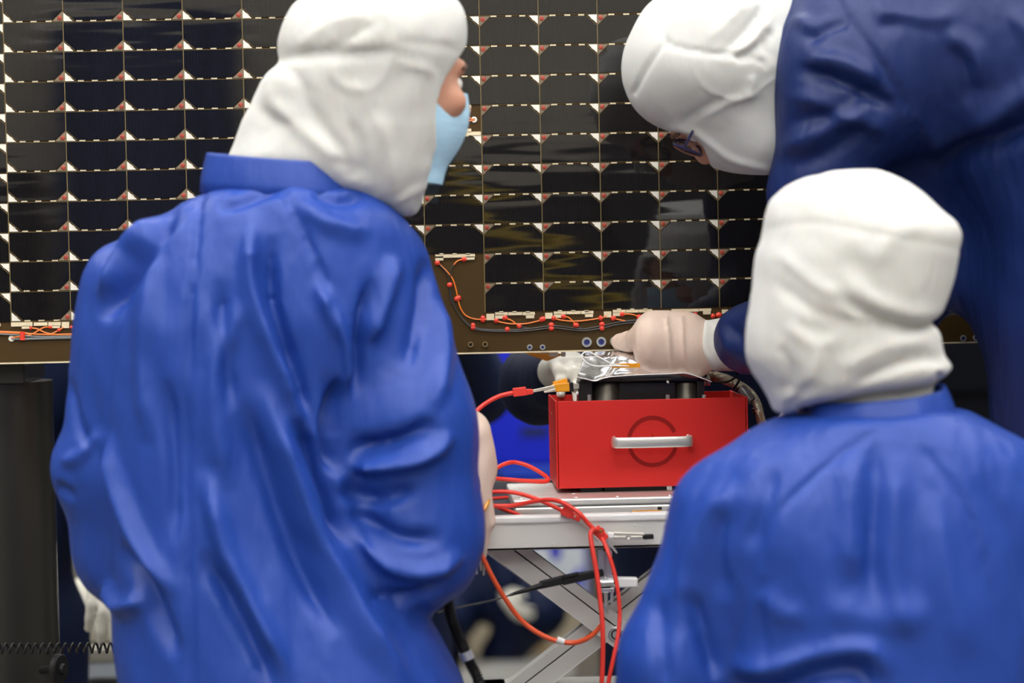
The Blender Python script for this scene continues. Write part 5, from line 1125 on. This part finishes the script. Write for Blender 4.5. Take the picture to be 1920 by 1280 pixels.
pa = P(648, 900, 4.7); standing('person in navy standing behind the array, seen left of the red box', pa[0], 4.7, (.2, -1, 0), {1: (V(pa[0]+.26, 4.68, 1.22), V(pa[0]+.17, 4.44, 1.46)), -1: (V(pa[0]-.28, 4.68, 1.22), V(pa[0]-.12, 4.44, 1.46))})
pb = P(1350, 900, 3.98); W1 = P(1018, 716, 3.74); W2 = P(1052, 700, 3.60)
standing('person in navy behind the red box, cream glove reaching under the array', pb[0], 3.98, (-.25, -1, 0), {-1: (W1, W2), 1: (pb+V(.30, .0, .0)+V(0, 0, 1.12-pb[2]), pb+V(.27, -.18, 1.0-pb[2]))})
pcx = P(-66, 900, 4.15); standing('person in navy standing behind the grey post at the left edge', pcx[0], 4.15, (.3, -1, 0))
# kneeling person far behind, only the folded leg and white shoe show below the table
kx = P(935, 1150, 8.2)[0]; ky = 8.2
kn_ = thing('person', 'person in navy kneeling far behind the lift table, white shoe cover showing', 'person', (kx, ky, 0))
def kneel(F, i):
    F.ell(V(kx-.12, ky+.05, .62), (.16-i, .15-i, .22-i), None, .05); F.ell(V(kx-.22, ky+.05, .82), (.15-i, .15-i, .18-i), None, .06)
    F.cap(V(kx-.05, ky, .48), V(kx+.13, ky-.20, .30), .115-i, .085-i, k=.05); F.cap(V(kx+.13, ky-.20, .30), V(kx+.0, ky-.02, .13), .085-i, .07-i, k=.04)
    F.cap(V(kx-.08, ky+.1, .46), V(kx-.16, ky-.2, .30), .11-i, .085-i, k=.05); F.cap(V(kx-.16, ky-.2, .30), V(kx-.20, ky+.12, .10), .08-i, .07-i, k=.04)
    F.cap(V(kx-.10, ky-.08, .86), V(kx-.02, ky-.22, .62), .065-i, .055-i, k=.04); F.cap(V(kx-.02, ky-.22, .62), V(kx+.02, ky-.28, .42), .055-i, .045-i, k=.03)
    F.cap(V(kx-.34, ky-.02, .86), V(kx-.48, ky-.0, .64), .065-i, .055-i, k=.04); F.cap(V(kx-.48, ky-.0, .64), V(kx-.50, ky-.08, .48), .055-i, .045-i, k=.03)
    F.cap(V(kx-.12, ky-.08, .42), V(kx+.05, ky-.10, .34), .125-i, .115-i, k=.05)
F = Field((kx-.7, ky-.5, 0), (kx+.5, ky+.4, 1.05), .011); kneel(F, 0); v, q = F.mesh(2); v = ripple(v, q, .014, 14, 6, 31, .3); big_mesh('gown', v, q, NAVY, kn_)
hb_ = head_basis((.5, -.7, -.5), (.1, -.3, 1)); hcx = V(kx-.22, ky-.03, 1.10)
F = Field((kx-.6, ky-.5, 0), (kx+.5, ky+.4, 1.28), .011); kneel(F, .02); F.cap(V(kx-.22, ky, .95), hcx, .06, .055, k=.04); at = put_head(F, hcx, hb_); F.cap(V(kx+.0, ky-.05, .07), V(kx+.16, ky-.16, .05), .04, .03); v, q = F.mesh(1); big_mesh('body', v, q, SKIN, kn_); face_parts(kn_, at, hb_)
F = Field(hcx-.25, hcx+.2, .009); F.ell(hcx+V(0, 0, .02), (.118, .098, .125), hb_, .02); F.cap(hcx-V(0, 0, .04), V(kx-.22, ky+.02, .93), .095, .11, k=.04); F.ell(at(.118, 0, -.03), (.05, .08, .085), hb_, .006, 's'); v, q = F.mesh(2); big_mesh('hood', v, q, WHITE, kn_)
F = Field((kx-.5, ky-.4, -.01), (kx+.4, ky+.5, .25), .009); F.cap(V(kx-.09, ky-.10, .062), V(kx+.20, ky-.16, .085), .060, .050, k=.03); F.cap(V(kx-.22, ky+.12, .06), V(kx-.22, ky+.30, .05), .055, .045, k=.02); v, q = F.mesh(2); v[:, 2] = np.maximum(v[:, 2], .001); big_mesh('shoe_covers', v, q, WHITE, kn_)
for w_, u in ((V(kx+.025, ky-.29, .365), V(.25, -.85, -.45)), (V(kx-.50, ky-.09, .45), V(.1, -.1, -.98))):
    u = u/np.linalg.norm(u); bk = np.cross(u, V(0, 0, 1)); bk /= np.linalg.norm(bk); v, q = hand_field(w_, np.stack([u, np.cross(bk, u), bk]), [(.4, .5, .4)]*4, (.5, .6), h=.0040, size=.78); big_mesh('glove', v, q, mat('cream_glove', (.72, .70, .62), .5), kn_)
